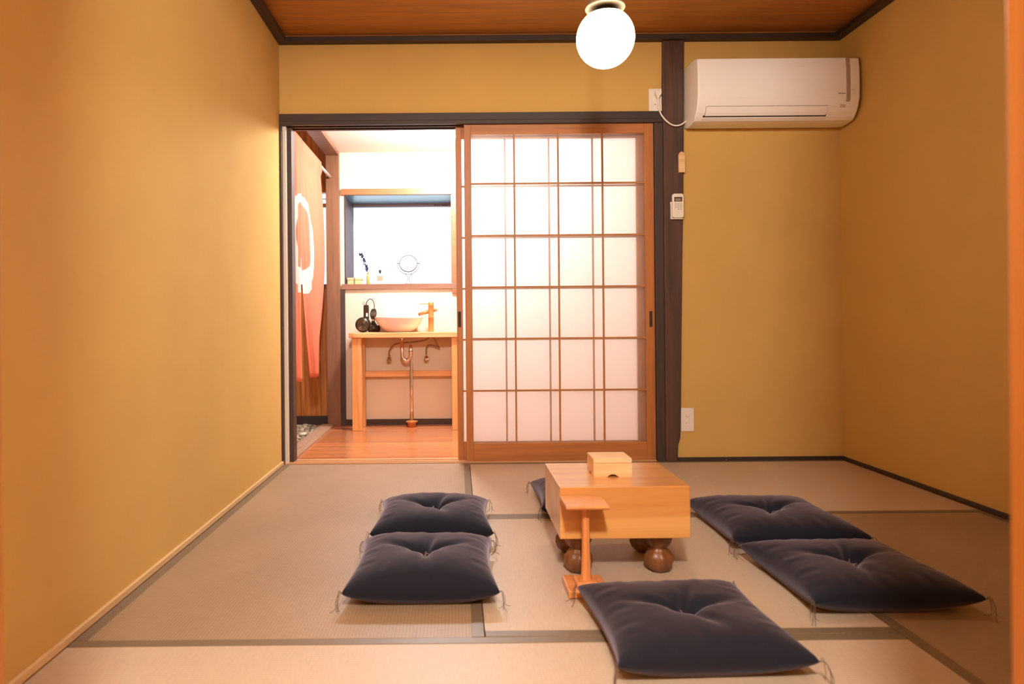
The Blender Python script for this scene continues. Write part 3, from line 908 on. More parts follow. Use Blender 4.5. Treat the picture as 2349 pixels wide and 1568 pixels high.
# ------------------------------------------------------------------ globe pendant
GX, GY, GZ, GR = 0.510, 2.30, 1.696, 0.097
gl = thing('globe_lamp', 'round glowing white glass globe hanging from the wooden ceiling', 'lamp', (GX, GY, CZ))
prof = [(GR * sin(a), -GR * cos(a)) for a in [0.03 + i * (pi - 0.73) / 30 for i in range(31)]]
MB().lathe(prof, (GX, GY, GZ), 48).build('globe_shade', 'globe', gl)
MB().lathe([(GR * sin(a) * 0.999, -GR * cos(a)) for a in [pi - 0.70 + i * 0.05 for i in range(10)]], (GX, GY, GZ), 48).build('unlit_cap', 'lining', gl)  # added dark cap that holds globe light off the fitter
MB().lathe([(0.026, 0.0945), (0.026, 0.118), (0.012, 0.130)], (GX, GY, GZ), 32).build('globe_neck', 'lining', gl)
MB().lathe([(0.0605, 0.0995), (0.0655, 0.0990), (0.0670, 0.1030), (0.0655, 0.110), (0.056, 0.130), (0.032, 0.148), (0.012, 0.158), (0.006, 0.158),
            (0.006, 0.156), (0.030, 0.146), (0.054, 0.128), (0.0630, 0.108)], (GX, GY, GZ), 48).build('globe_fitter', 'fitter', gl)
MB().lathe([(0.0598, 0.1000), (0.0622, 0.108), (0.0530, 0.127), (0.029, 0.144), (0.010, 0.150), (0.010, 0.148), (0.028, 0.142), (0.0515, 0.1255), (0.0605, 0.1075)],
           (GX, GY, GZ), 48).build('fitter_inner_shade', 'lining', gl)  # added layer; its dark colour stands in for shade inside the fitter
MB().tube([(GX, GY, GZ + 0.155), (GX, GY, CZ - 0.022)], 0.005, 10).build('hanging_rod', 'slot', gl)
MB().lathe([(0.045, 0), (0.045, -0.012), (0.03, -0.022), (0.008, -0.024)], (GX, GY, CZ), 32).build('ceiling_rose', 'slot', gl)


# ------------------------------------------------------------------ air conditioner
AX0, AX1 = 1.199, 2.000
ac = thing('air_conditioner', 'white wall-mounted air conditioner right of the dark pillar', 'air conditioner', ((AX0 + AX1) / 2, D, 1.728))


def P(d, z):
    return (D - d, z)


prof = [P(0.0, 2.036), P(0.03, 2.047), P(0.14, 2.044), P(0.185, 2.036), P(0.203, 2.026), P(0.209, 1.98), P(0.211, 1.90), P(0.2095, 1.832), P(0.197, 1.794),
        P(0.1835, 1.768), P(0.1650, 1.748), P(0.148, 1.736), P(0.11, 1.731), P(0.05, 1.729), P(0.0, 1.740)]
MB().prism(prof, 'x', AX0, AX1, False).build('casing', 'ac_white', ac, bevel=0.004)
fp = [P(0.2045, 2.028), P(0.2105, 1.98), P(0.2125, 1.90), P(0.2100, 1.832), P(0.2090, 1.832), P(0.211, 1.90), P(0.209, 1.98), P(0.203, 2.026)]
MB().prism(fp, 'x', AX0 + 0.006, 1.932, False).build('front_panel', 'ac_white', ac, bevel=0.0006)
gs = [P(0.2040, 2.028), P(0.2102, 1.98), P(0.2122, 1.90), P(0.2108, 1.831), P(0.2048, 1.812), P(0.200, 1.812), P(0.205, 1.90), P(0.2030, 2.026)]
MB().prism(gs, 'x', 1.9335, 1.9525, False).build('grey_strip', 'ac_grey', ac)
# louver flap, slot and lip on the lower front
lv = [P(0.1978, 1.792), P(0.1858, 1.7665), P(0.1755, 1.7535), P(0.1730, 1.757), P(0.1835, 1.7725), P(0.1945, 1.794)]
MB().prism(lv, 'x', 1.245, 1.846, False).build('louver', 'ac_white', ac, bevel=0.0008)
gp = [P(0.1772, 1.7570), P(0.1712, 1.7505), P(0.1640, 1.7500), P(0.172, 1.7575)]
MB().prism(gp, 'x', 1.236, 1.850).build('air_slot', 'slot', ac)
ln = MB()
ln.prism([P(0.1990, 1.7965), P(0.1982, 1.7940), P(0.194, 1.794), P(0.195, 1.7970)], 'x', 1.245, 1.846)
ln.prism([P(0.1985, 1.7940), P(0.1865, 1.7682), P(0.1768, 1.7550), P(0.1735, 1.757), P(0.1835, 1.7725), P(0.1945, 1.796)], 'x', 1.2425, 1.2448)
ln.build('louver_seam', 'ac_grey', ac)
lp = [P(0.1660, 1.7470), P(0.1560, 1.7395), P(0.1500, 1.7420), P(0.160, 1.7490)]
MB().prism(lp, 'x', 1.232, 1.856).build('lower_lip', 'white_plastic', ac)
MB().box(1.892, 1.928, D - 0.2124, D - 0.2110, 1.849, 1.852).build('printed_mark', 'mark', ac)
MB().box(1.962, 1.972, D - 0.2106, D - 0.2090, 1.868, 1.870).build('printed_mark', 'mark', ac)
MB().prism([P(0.1995, 1.800), P(0.1945, 1.786), P(0.190, 1.788), P(0.195, 1.802)], 'x', 1.908, 1.936).build('signal_window', 'signal', ac)
# cable and plug
cord_pts = [(1.055, D - 0.032, 1.905), (1.056, D - 0.033, 1.875), (1.058, D - 0.030, 1.850), (1.064, D - 0.030, 1.822), (1.078, D - 0.036, 1.792), (1.098, D - 0.036, 1.770),
            (1.122, D - 0.034, 1.754), (1.148, D - 0.032, 1.748), (1.172, D - 0.032, 1.753), (1.192, D - 0.030, 1.766), (1.206, D - 0.030, 1.778)]


cb = MB().tube(smooth(cord_pts), 0.0042, 10).build('power_cord', 'white_plastic', ac)
pl = MB()
pl.prism([(1.040, 1.930), (1.044, 1.933), (1.068, 1.933), (1.072, 1.930), (1.072, 1.912), (1.064, 1.904), (1.061, 1.893), (1.049, 1.893), (1.047, 1.904), (1.040, 1.912)], 'y', D - 0.040, D - 0.0085)
pl.build('plug', 'white_plastic', ac, bevel=0.003)


# ------------------------------------------------------------------ wall outlets
def outlet(x0, x1, z0, z1, label, slots):
    t = thing('wall_outlet', label, 'outlet', ((x0 + x1) / 2, D, z0))
    MB().box(x0, x1, D - 0.007, D, z0, z1).build('cover_plate', 'white_plastic', t, bevel=0.003)
    cx = (x0 + x1) / 2
    cz = (z0 + z1) / 2
    s = MB().box(cx - 0.012, cx + 0.012, D - 0.0082, D - 0.006, cz - 0.032, cz + 0.032).build('socket_insert', 'white_plastic', t, bevel=0.0008)
    for (dx, dz, w, h) in slots:
        MB().box(cx + dx - w / 2, cx + dx + w / 2, D - 0.0086, D - 0.0080, cz + dz - h / 2, cz + dz + h / 2).build('slot', 'mark', s)
    return t


outlet(1.014, 1.082, 1.830, 1.951, 'white outlet with a plug in it, high up left of the pillar', [(-0.002, -0.024, 0.010, 0.003)])
outlet(1.168, 1.236, 0.154, 0.278, 'empty white double outlet low beside the foot of the pillar',
       [(-0.006, 0.018, 0.002, 0.008), (0.006, 0.018, 0.002, 0.007), (-0.006, -0.018, 0.002, 0.008), (0.006, -0.018, 0.002, 0.007)])

# ------------------------------------------------------------------ things fixed to the pillar
PF = D - 0.018
tagb = MB().prism([(1.160, 1.506), (1.192, 1.506), (1.192, 1.594), (1.186, 1.608), (1.179, 1.613), (1.172, 1.613), (1.165, 1.608), (1.160, 1.598)], 'y', PF - 0.014, PF)
tag(tagb.build('wooden_plaque', 'box_wood', bevel=0.001), 'small pale wooden block with clipped top corners, high on the pillar', 'wooden block')

ho = thing('remote_holder', 'white plastic holder behind the remote control on the pillar', 'remote holder', (1.145, PF, 1.262))
MB().box(1.116, 1.178, PF - 0.005, PF, 1.262, 1.354).build('back_plate', 'white_plastic', ho, bevel=0.002)
MB().box(1.116, 1.121, PF - 0.020, PF - 0.005, 1.262, 1.345).build('side_wall', 'white_plastic', ho, bevel=0.001)
MB().box(1.121, 1.178, PF - 0.020, PF - 0.005, 1.262, 1.267).build('bottom_wall', 'white_plastic', ho, bevel=0.001)
rc = thing('remote_control', 'white remote control with a grey display, held on the pillar', 'remote control', (1.151, PF - 0.006, 1.268))
rx0, rx1, rz0, rz1 = 1.1225, 1.1805, 1.2685, 1.394
pts = []
for (cx, cz, a0, rr) in ((rx1 - 0.012, rz1 - 0.012, 0, 0.012), (rx0 + 0.012, rz1 - 0.012, pi / 2, 0.012), (rx0 + 0.012, rz0 + 0.012, pi, 0.012), (rx1 - 0.012, rz0 + 0.012, 1.5 * pi, 0.012)):
    for k in range(6):
        a = a0 + k * pi / 2 / 5
        pts.append((cx + rr * cos(a), cz + rr * sin(a)))
MB().prism(pts, 'y', PF - 0.024, PF - 0.0052).build('remote_body', 'white_plastic', rc, bevel=0.0025)
sc_ = MB().box(1.131, 1.172, PF - 0.0248, PF - 0.0235, 1.352, 1.376).build('display', 'screen', rc)
MB().box(1.137, 1.164, PF - 0.0253, PF - 0.0246, 1.355, 1.369).build('display_figures', 'screen_digits', sc_)
for r_ in range(4):
    for c_ in range(3):
        if r_ == 3 and c_ == 0: continue
        x0 = 1.1335 + c_ * 0.0135
        z0 = 1.338 - r_ * 0.0095
        MB().box(x0, x0 + 0.0095, PF - 0.0252, PF - 0.0238, z0, z0 + 0.0050).build('button', 'grey_key', rc)


# ------------------------------------------------------------------ cushions
def cushion_mesh(seed, hw, hd, H):
    r = random.Random(seed)
    n = 64
    zs = 0.046
    ph = [r.uniform(0, 6.28) for _ in range(8)]
    top = []; bot = []

    def f(u, v, sgn):
        au, av = abs(u), abs(v)
        pull = 0.085
        x = hw * u * (1 - pull * (1 - av ** 2.0) * au ** 2)
        y = hd * v * (1 - pull * (1 - au ** 2.0) * av ** 2)
        fu = max(0.0, 1 - au ** 2.4); fv = max(0.0, 1 - av ** 2.4)
        t = (fu * fv) ** 0.40
        ex = hw * u; ey = hd * v
        z = t
        if sgn > 0:
            rr = sqrt(ex * ex + ey * ey)
            z_top = H * t
            dx, dy = ex, ey + 0.004
            z_top -= 0.032 * exp(-(rr / 0.036) ** 2) + 0.014 * exp(-(rr / 0.10) ** 2)
            # creases running out of the tuft
            for a in (0.22 + 0.12 * sin(ph[0]), pi - 0.22 + 0.12 * sin(ph[1]), 0.5 * pi + 0.4 * sin(ph[2]), -0.5 * pi + 0.5 * sin(ph[3])):
                ca, sa = cos(a), sin(a)
                along = ex * ca + ey * sa
                acr = -ex * sa + ey * ca
                if along > 0:
                    z_top -= 0.018 * exp(-(acr / (0.008 + 0.10 * along)) ** 2) * exp(-((along - 0.02) / 0.085) ** 2)
            # puckers by the seams
            edge = max(au, av)
            if edge > 0.6:
                q = (edge - 0.6) / 0.4
                s = ey if au > av else ex
                z_top += 0.0011 * q * (1 - q) * 4 * (sin(s * 95 + ph[4]) + 0.7 * sin(s * 160 + ph[5])) * t
            z_top += 0.004 * t * (sin(ex * 17 + ph[6]) * sin(ey * 15 + ph[7]))
            z = zs * (0.85 + 0.15 * (au * av) ** 2) + z_top
        else:
            z = max(0.0, zs * (0.85 + 0.15 * (au * av) ** 2) - 0.062 * t)
        return (x, y, z)
    vs = []
    idx = {}
    for side in (1, -1):
        for j in range(n + 1):
            for i in range(n + 1):
                u, v = -1 + 2 * i / n, -1 + 2 * j / n
                u = sin(u * pi / 2) * 0.35 + u * 0.65
                v = sin(v * pi / 2) * 0.35 + v * 0.65
                e = i in (0, n) or j in (0, n)
                if side == -1 and e:
                    idx[(side, i, j)] = idx[(1, i, j)]
                    continue
                idx[(side, i, j)] = len(vs)
                vs.append(f(u, v, side))
    fs = []
    for side in (1, -1):
        for j in range(n):
            for i in range(n):
                q = (idx[(side, i, j)], idx[(side, i + 1, j)], idx[(side, i + 1, j + 1)], idx[(side, i, j + 1)])
                fs.append(q if side == 1 else q[::-1])
    return vs, fs


def make_cushion(seed, hw, hd, H):
    t = thing('floor_cushion', 'x', 'cushion', (0, 0, 0), 0, 'dark square floor cushions')
    vs, fs = cushion_mesh(seed, hw, hd, H)
    MB().add(vs, fs, True).build('cushion_cover', 'cushion', t, local=True)
    rr = random.Random(seed + 50)
    zc = 0.046
    for sx in (-1, 1):
        for sy in (-1, 1):
            tb = MB()
            cx, cy = sx * hw * 0.992, sy * hd * 0.992
            for k in range(4):
                ox = sx * rr.uniform(0.004, 0.016); oy = sy * rr.uniform(0.0, 0.016) + rr.uniform(-0.012, 0.012)
                end = (cx + ox + rr.uniform(-0.014, 0.016) * sx, cy + oy + rr.uniform(-0.02, 0.02), 0.0022)
                pts = [(cx, cy, zc), (cx + ox * 0.55, cy + oy * 0.5, zc + rr.uniform(-0.006, 0.008)), (cx + ox, cy + oy, zc * 0.55), (cx + ox * 1.02, cy + oy, 0.012), end]
                tb.tube(smooth(pts, 4), 0.0006, 5)
            tb.build('corner_tassel', 'thread', t, local=True)
    tf = MB()
    zt = zc * 0.85 + H - 0.047
    for k in range(6):
        a = rr.uniform(0, 6.28); l = rr.uniform(0.014, 0.030)
        pts = [(0, 0, zt - 0.004), (cos(a) * l * 0.4, sin(a) * l * 0.4, zt + 0.010), (cos(a) * l, sin(a) * l, zt + rr.uniform(0.002, 0.012) + l * 0.2)]
        tf.tube(smooth(pts, 4), 0.0009, 5)
    tf.build('centre_tuft', 'tuft', t, local=True)
    return t


CUSH = [
    # seed, hw, hd, H, x, y, rot, label
    (11, 0.205, 0.205, 0.074, -0.100, 1.955, 0.00, 'dark cushion nearest the left wall, front one of the left pair'),
    (12, 0.205, 0.200, 0.072, -0.090, 2.435, 0.00, 'dark cushion behind the front left one, its back edge toward the open doorway'),
    (13, 0.222, 0.228, 0.062, 1.088, 2.375, 0.00, 'dark cushion right of the game board, rear one of the right pair'),
    (14, 0.218, 0.212, 0.058, 1.084, 1.885, 0.02, 'dark cushion at the right, front one of the right pair, by the right wall'),
    (15, 0.208, 0.205, 0.058, 0.520, 1.580, 0.03, 'nearest dark cushion, alone in front of the game board'),
    (16, 0.205, 0.200, 0.070, 0.510, 2.715, 0.00, 'dark cushion mostly hidden behind the game board'),
]
for (sd, hw, hd, H, x, y, rz, lb) in CUSH:
    c = make_cushion(sd, hw, hd, H)
    c['label'] = lb
    c.location = (x, y, 0.0015)
    c.rotation_euler = (0, 0, rz)


# ------------------------------------------------------------------ game board on bulb legs
BX0, BX1, BY0, BY1, BZ0, BZ1 = 0.288, 0.661, 1.938, 2.262, 0.121, 0.270
bd = thing('game_board', 'thick honey-coloured wooden game board on four carved bulb legs', 'game board', ((BX0 + BX1) / 2, (BY0 + BY1) / 2, 0.0015))
MB().box(BX0, BX1, BY0, BY1, BZ0, BZ1).build('board_block', 'board', bd, bevel=0.0025)
for x in (0.353, 0.592):
    for y in (2.015, 2.190):
        prof = [(0.012, 0.0015), (0.022, 0.003), (0.034, 0.014), (0.041, 0.032), (0.040, 0.048), (0.031, 0.062), (0.021, 0.069), (0.021, 0.073), (0.031, 0.080), (0.038, 0.094), (0.039, 0.108), (0.037, BZ0)]
        MB().lathe(prof, (x, y, 0), 40, flute=8, depth=0.13).build('leg', 'leg_wood', bd)

# piece box on the board
px0, px1, py0, py1, pz0 = 0.409, 0.525, 2.056, 2.156, BZ1
pbx = thing('piece_box', 'small pale wooden box with a lid and notched foot, on top of the game board', 'box', ((px0 + px1) / 2, (py0 + py1) / 2, pz0))


def notch(a0, a1, z0, z1, nw, nh):
    c = (a0 + a1) / 2
    arc = [(c - nw / 2, z0), (c - nw * 0.36, z0 + nh * 0.45), (c - nw * 0.18, z0 + nh * 0.9), (c, z0 + nh), (c + nw * 0.18, z0 + nh * 0.9), (c + nw * 0.36, z0 + nh * 0.45), (c + nw / 2, z0)]
    return [(a0, z0)] + arc + [(a1, z0), (a1, z1), (a0, z1)]


b = MB()
b.prism(notch(px0, px1, pz0, pz0 + 0.041, 0.036, 0.008), 'y', py0, py0 + 0.007)
b.prism(notch(px0, px1, pz0, pz0 + 0.041, 0.036, 0.008), 'y', py1 - 0.007, py1)
b.prism(notch(py0 + 0.007, py1 - 0.007, pz0, pz0 + 0.041, 0.030, 0.008), 'x', px0, px0 + 0.007)
b.prism(notch(py0 + 0.007, py1 - 0.007, pz0, pz0 + 0.041, 0.030, 0.008), 'x', px1 - 0.007, px1)
b.box(px0 + 0.007, px1 - 0.007, py0 + 0.007, py1 - 0.007, pz0 + 0.010, pz0 + 0.014)
b.build('box_body', 'box_wood', pbx)
MB().box(px0, px1, py0, py1, pz0 + 0.0416, pz0 + 0.056).build('box_lid', 'box_wood', pbx, bevel=0.0015)

# piece stand in front of the board
kx0, kx1, ky0, ky1, kz = 0.286, 0.401, 1.805, 1.920, 0.250
st = thing('piece_stand', 'small wooden stand with a square top on a slim stem, before the board', 'stand', ((kx0 + kx1) / 2, (ky0 + ky1) / 2, 0.0015))
plate = [(ky0, kz - 0.004), (ky0 + 0.004, kz), (ky1 - 0.004, kz), (ky1, kz - 0.004), (ky1 - 0.004, kz - 0.010), (ky0 + 0.004, kz - 0.010)]
MB().prism(plate, 'x', kx0, kx1).build('top_plate', 'stand_wood', st, bevel=0.0012)
sx, sy = (kx0 + kx1) / 2 + 0.004, (ky0 + ky1) / 2
under = MB()
under.box(kx0 + 0.028, kx1 - 0.028, ky0 + 0.030, ky1 - 0.030, kz - 0.017, kz - 0.010)
under.build('top_cleat', 'stand_wood', st, bevel=0.001)
stem_prof = [(0.0150, 0.038), (0.0135, 0.060), (0.0115, 0.120), (0.0105, 0.180), (0.0112, 0.215), (0.0135, kz - 0.017)]
MB().lathe(stem_prof, (sx, sy, 0), 8, smooth=False).build('stem', 'stand_wood', st)
fx0, fx1, fy0, fy1 = 0.292, 0.402, 1.816, 1.934
MB().box(fx0, fx1, fy0, fy1, 0.0015, 0.022).build('foot_plate', 'stand_wood', st, bevel=0.003)
MB().box(sx - 0.030, sx + 0.028, sy - 0.030, sy + 0.030, 0.022, 0.038).build('foot_block', 'stand_wood', st, bevel=0.004)

# ------------------------------------------------------------------ washstand
VY0, VY1 = 4.60, 4.895
VZ = 0.668
vt = thing('washstand', 'light wooden washstand table carrying the round basin', 'washstand', (-0.35, 4.75, 0))
ct = MB()
ct.prism([(-0.736, VY0 + 0.012), (-0.70, VY0 + 0.003), (-0.55, VY0 + 0.006), (-0.35, VY0), (-0.15, VY0 + 0.005), (0.06, VY0 + 0.002), (0.06, VY1), (-0.733, VY1)], 'z', VZ - 0.036, VZ)
ct.build('counter_top', 'vanity_x', vt, bevel=0.004)
for x in (-0.718, -0.040):
    for y in (VY0 + 0.022, VY1 - 0.095):
        MB().box(x, x + 0.064, y, y + 0.064, 0.0, VZ - 0.036).build('leg', 'vanity_z', vt, bevel=0.003)
MB().box(-0.654, -0.040, VY1 - 0.085, VY1 - 0.050, 0.352, 0.392).build('stretcher', 'vanity_x', vt, bevel=0.003)
for x in (-0.706, -0.028):
    MB().box(x, x + 0.04, VY0 + 0.086, VY1 - 0.095, 0.352, 0.392).build('side_stretcher', 'vanity_z', vt, bevel=0.003)

# basin
bc = (-0.405, 4.745)
basin = MB().lathe([(0.088, 0.0), (0.098, 0.004), (0.126, 0.030), (0.152, 0.062), (0.169, 0.095), (0.172, 0.104), (0.170, 0.107), (0.165, 0.104), (0.147, 0.066), (0.118, 0.034), (0.08, 0.016), (0.02, 0.012)],
                   (bc[0], bc[1], VZ), 56).build('wash_basin', 'ceramic')
tag(basin, 'round pinkish ceramic basin standing on the washstand', 'basin')

# bamboo faucet
fa = thing('faucet', 'bamboo-shaped faucet right of the basin', 'faucet', (-0.183, 4.785, VZ))
fc = (-0.183, 4.785, VZ)
MB().lathe([(0.0225, 0.0), (0.0195, 0.003), (0.0195, 0.094), (0.021, 0.097), (0.021, 0.100), (0.019, 0.103), (0.0195, 0.150), (0.0195, 0.182), (0.021, 0.185), (0.0195, 0.188), (0.0195, 0.205), (0.016, 0.207)],
           fc, 28).build('faucet_body', 'bamboo', fa)
MB().tube([(-0.200, 4.785, VZ + 0.142), (-0.230, 4.782, VZ + 0.134), (-0.262, 4.779, VZ + 0.124)], [0.0130, 0.0125, 0.0115], 16).build('spout', 'bamboo', fa)
MB().tube([(-0.262, 4.779, VZ + 0.124), (-0.272, 4.778, VZ + 0.121)], [0.0116, 0.0085], 16).build('spout_mouth', 'bamboo_dark', fa)
MB().tube([(-0.165, 4.785, VZ + 0.148), (-0.142, 4.785, VZ + 0.156)], 0.0105, 16).build('tail_stub', 'bamboo', fa)
MB().tube([(-0.198, 4.785, VZ + 0.196), (-0.262, 4.783, VZ + 0.197)], 0.0030, 10).build('lever', 'bamboo', fa)

# hair dryer
hd = thing('hair_dryer', 'black hair dryer with bundled cord left of the basin', 'hair dryer', (-0.66, 4.76, VZ))
hc = (-0.655, 4.745, VZ + 0.0535)
MB().lathe([(0.034, -0.040), (0.046, -0.034), (0.0535, -0.018), (0.0535, 0.020), (0.046, 0.036), (0.03, 0.042)], hc, 36, axis='y').build('motor_housing', 'dryer', hd)
gr = MB()
for r_ in (0.036, 0.026, 0.015):
    gr.tube(circle_pts((hc[0], hc[1] - 0.0405, hc[2]), r_, 36), 0.0022, 8, closed=True)
gr.build('intake_grille', 'dryer_trim', hd)
MB().tube([(-0.620, 4.748, VZ + 0.030), (-0.580, 4.752, VZ + 0.027), (-0.520, 4.872, VZ + 0.025)][0:2] + [(-0.545, 4.765, VZ + 0.025)], [0.028, 0.0255, 0.024], 20).build('nozzle', 'dryer', hd)
MB().tube([(-0.612, 4.735, VZ + 0.048), (-0.566, 4.745, VZ + 0.042)], 0.006, 10).build('nozzle_trim', 'dryer_trim', hd)
MB().box(-0.653, -0.615, 4.738, 4.768, VZ + 0.085, VZ + 0.192).build('grip', 'dryer', hd, bevel=0.008, bseg=3)
MB().box(-0.634, -0.622, 4.7365, 4.7385, VZ + 0.110, VZ + 0.134).build('switch', 'white_plastic', hd)
MB().tube(circle_pts((-0.651, 4.753, VZ + 0.203), 0.008, 16), 0.0016, 6, closed=True).build('hanging_loop', 'dryer_trim', hd)
cp = [(-0.636, 4.753, VZ + 0.190), (-0.628, 4.753, VZ + 0.215), (-0.608, 4.753, VZ + 0.232), (-0.588, 4.753, VZ + 0.222), (-0.578, 4.753, VZ + 0.190), (-0.579, 4.753, VZ + 0.160)]
crd = MB()
crd.tube(smooth(cp), 0.0032, 8)
for k in range(5):
    ox = -0.013 + k * 0.0065
    crd.tube(smooth([(-0.586 + ox * 0.35, 4.757, VZ + 0.084), (-0.586 + ox * 1.3, 4.753, VZ + 0.112), (-0.584 + ox * 1.4, 4.753, VZ + 0.140), (-0.582 + ox * 0.7, 4.755, VZ + 0.163)]), 0.0042, 8)
    crd.tube(smooth([(-0.586 + ox * 0.35, 4.757, VZ + 0.084), (-0.586 + ox * 0.9, 4.757, VZ + 0.066), (-0.582 + ox * 1.5, 4.757, VZ + 0.050)]), 0.0042, 8)
cd = crd.build('cord_bundle', 'dryer', hd)
MB().lathe([(0.012, 0), (0.0125, 0.004), (0.0125, 0.009), (0.012, 0.012)], (-0.586, 4.757, VZ + 0.078), 20).build('cord_tie', 'perfume_label', cd)

# drain pipe
dp = thing('drain_pipe', 'chrome drain trap and pipe under the washstand', 'drain pipe', (-0.33, 4.76, 0))
pts = [(-0.386, 4.745, VZ - 0.0365), (-0.386, 4.745, 0.52)]
pts += [(-0.386 + 0.030 - 0.030 * cos(a), 4.745, 0.505 - 0.034 * sin(a)) for a in [k * pi / 10 for k in range(0, 11)]]
pts += [(-0.326, 4.748, 0.530)]
pts += [(-0.326, 4.748 + 0.016 - 0.016 * cos(a), 0.545 + 0.022 * sin(a)) for a in [k * pi / 8 for k in range(1, 8)]]
pts += [(-0.325, 4.781, 0.53), (-0.325, 4.782, 0.30), (-0.325, 4.782, 0.035)]
MB().tube(pts, 0.0125, 16).build('pipe', 'chrome', dp)
MB().lathe([(0.021, 0.0), (0.021, 0.008), (0.013, 0.010)], (-0.386, 4.745, VZ - 0.0465), 24).build('top_collar', 'chrome', dp)
MB().lathe([(0.016, 0.0), (0.016, 0.022)], (-0.326, 4.747, 0.515), 24).build('trap_nut', 'chrome', dp)
MB().lathe([(0.028, 0.0), (0.030, 0.030), (0.042, 0.036), (0.042, 0.042), (0.014, 0.048)], (-0.325, 4.782, 0), 28).build('floor_flange', 'bamboo', dp)

# stop valves with hoses
for (vx, vz, hp, lb) in (
        (-0.487, 0.470, [(-0.487, 4.868, 0.492), (-0.486, 4.860, 0.530), (-0.455, 4.850, 0.572), (-0.400, 4.835, 0.588), (-0.300, 4.825, 0.596), (-0.225, 4.810, 0.608), (-0.197, 4.800, 0.6315)],
         'left chrome stop valve on the wall, its long hose curving up right under the washstand'),
        (-0.222, 0.474, [(-0.222, 4.868, 0.496), (-0.222, 4.862, 0.545), (-0.206, 4.855, 0.570), (-0.165, 4.845, 0.566), (-0.128, 4.835, 0.556), (-0.142, 4.825, 0.578), (-0.170, 4.802, 0.6315)],
         'right chrome stop valve on the wall, below the faucet')):
    sv = thing('stop_valve', lb, 'valve', (vx, BY, vz))
    MB().tube([(vx, BY, vz), (vx, BY - 0.030, vz)], 0.009, 14).build('wall_stub', 'chrome', sv)
    MB().lathe([(0.010, -0.020), (0.017, -0.012), (0.019, 0.0), (0.017, 0.012), (0.009, 0.020), (0.0075, 0.030)], (vx, BY - 0.034, vz), 8, smooth=False).build('valve_body', 'chrome', sv)
    MB().lathe([(0.006, 0.0), (0.014, -0.006), (0.016, -0.016), (0.008, -0.022)], (vx, BY - 0.050, vz - 0.004), 10, axis='y', smooth=False).build('handle', 'chrome', sv)
    MB().tube(smooth(hp), 0.0052, 10).build('hose', 'hose', sv)

# ------------------------------------------------------------------ things on the window sill
SZ = 1.013
wbx = thing('wooden_box', 'small orange wooden box tied in the middle, at the left end of the window sill', 'box', (-0.745, 4.945, SZ))
MB().box(-0.790, -0.686, 4.915, 4.975, SZ, SZ + 0.030).build('box_body', 'box_wood', wbx, bevel=0.002)
MB().box(-0.792, -0.680, 4.912, 4.978, SZ + 0.0305, SZ + 0.047).build('box_lid', 'box_wood', wbx, bevel=0.002)
MB().box(-0.741, -0.735, 4.9095, 4.9118, SZ + 0.001, SZ + 0.047).build('tie', 'mark', wbx)

vs_ = thing('bud_vase', 'tiny amber bottle with a dried lavender sprig on the window sill', 'vase', (-0.644, 4.945, SZ))
MB().lathe([(0.012, 0.0), (0.0135, 0.003), (0.0135, 0.052), (0.010, 0.066), (0.0075, 0.072), (0.0075, 0.080), (0.009, 0.081), (0.009, 0.088), (0.006, 0.089)], (-0.644, 4.945, SZ), 24).build('bottle', 'amber', vs_)
sp = MB()
spts = smooth([(-0.644, 4.945, SZ + 0.070), (-0.652, 4.945, SZ + 0.110), (-0.664, 4.944, SZ + 0.150), (-0.680, 4.942, SZ + 0.190), (-0.697, 4.940, SZ + 0.222)], 8)
sp.tube(spts, 0.0018, 6)
sp.build('stem', 'twig', vs_)
fl = MB()
rr = random.Random(9)
for i in range(6, len(spts)):
    if 14 < i < 20 and i % 2: continue
    for k in range(2):
        p = spts[i] + Vector((rr.uniform(-0.010, 0.010), rr.uniform(-0.006, 0.006), rr.uniform(-0.004, 0.006)))
        vv, ff = stone_verts(p, 0.0060, 0.005, 0.0075, rr, rr.uniform(0, pi))
        fl.add(vv, ff, True)
        fl.tube([spts[i], p], 0.0007, 5)
fl.build('flower_head', 'lavender', vs_)

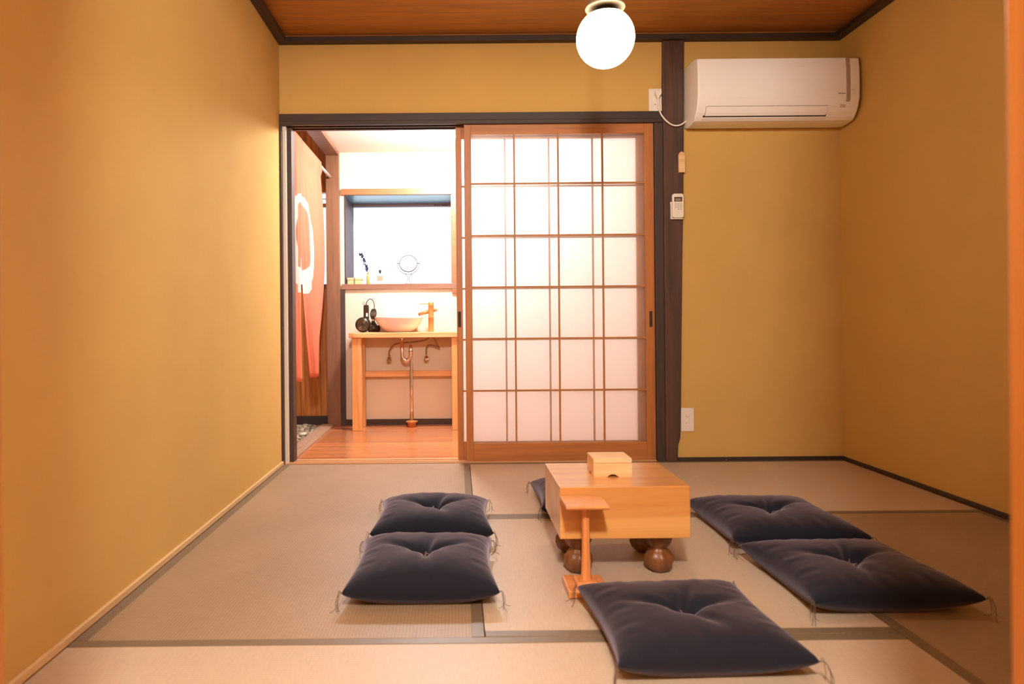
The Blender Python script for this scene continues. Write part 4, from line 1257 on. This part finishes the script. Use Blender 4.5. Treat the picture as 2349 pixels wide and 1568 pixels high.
pf = thing('perfume_bottle', 'square clear perfume bottle with a pale label on the window sill', 'perfume bottle', (-0.557, 4.945, SZ))
MB().box(-0.590, -0.524, 4.930, 4.960, SZ, SZ + 0.078).build('bottle', 'glass', pf, bevel=0.004)
MB().box(-0.578, -0.538, 4.9285, 4.9297, SZ + 0.022, SZ + 0.060).build('bottle_label', 'perfume_label', pf)
MB().lathe([(0.006, 0.079), (0.006, 0.088), (0.010, 0.089), (0.010, 0.104), (0.008, 0.106)], (-0.557, 4.945, SZ), 20).build('spray_cap', 'steel', pf)

mr = thing('table_mirror', 'round swivel mirror on a thin forked stand on the window sill', 'mirror', (-0.352, 4.96, SZ))
mc = (-0.352, 4.96, SZ + 0.150)
mg = MB().lathe([(0.062, -0.003), (0.062, 0.003)], mc, 48, axis='y')
tilt = lambda p: (p[0], mc[1] + (p[1] - mc[1]) * cos(0.32) + (p[2] - mc[2]) * sin(0.32), mc[2] + (p[2] - mc[2]) * cos(0.32) - (p[1] - mc[1]) * sin(0.32))
mg.v = [tilt(p) for p in mg.v]
mg.build('mirror_glass', 'mirror', mr)
MB().tube([tilt(p) for p in circle_pts(mc, 0.064, 48)], 0.0042, 8, closed=True).build('mirror_rim', 'steel', mr)
MB().tube(circle_pts(mc, 0.079, 28, a0=pi + 0.03, a1=2 * pi - 0.03, close=False), 0.0028, 8).build('fork', 'steel_wire', mr)
for s in (-1, 1):
    MB().tube([(mc[0] + s * 0.067, mc[1], mc[2]), (mc[0] + s * 0.086, mc[1], mc[2])], 0.0030, 8).build('pivot', 'steel', mr)
sd = MB()
for s in (-1, 1):
    sd.tube(smooth([(mc[0] + s * 0.026, mc[1], mc[2] - 0.0745), (mc[0] + s * 0.010, mc[1], mc[2] - 0.095), (mc[0] + s * 0.003, mc[1], mc[2] - 0.112), (mc[0] + s * 0.010, mc[1], mc[2] - 0.132), (mc[0] + s * 0.018, mc[1], SZ + 0.004)]), 0.0026, 8)
sd.build('stand_wire', 'steel_wire', mr)
MB().lathe([(0.040, 0.0), (0.040, 0.003), (0.036, 0.004)], (mc[0], mc[1], SZ), 32).build('stand_base', 'chrome', mr)
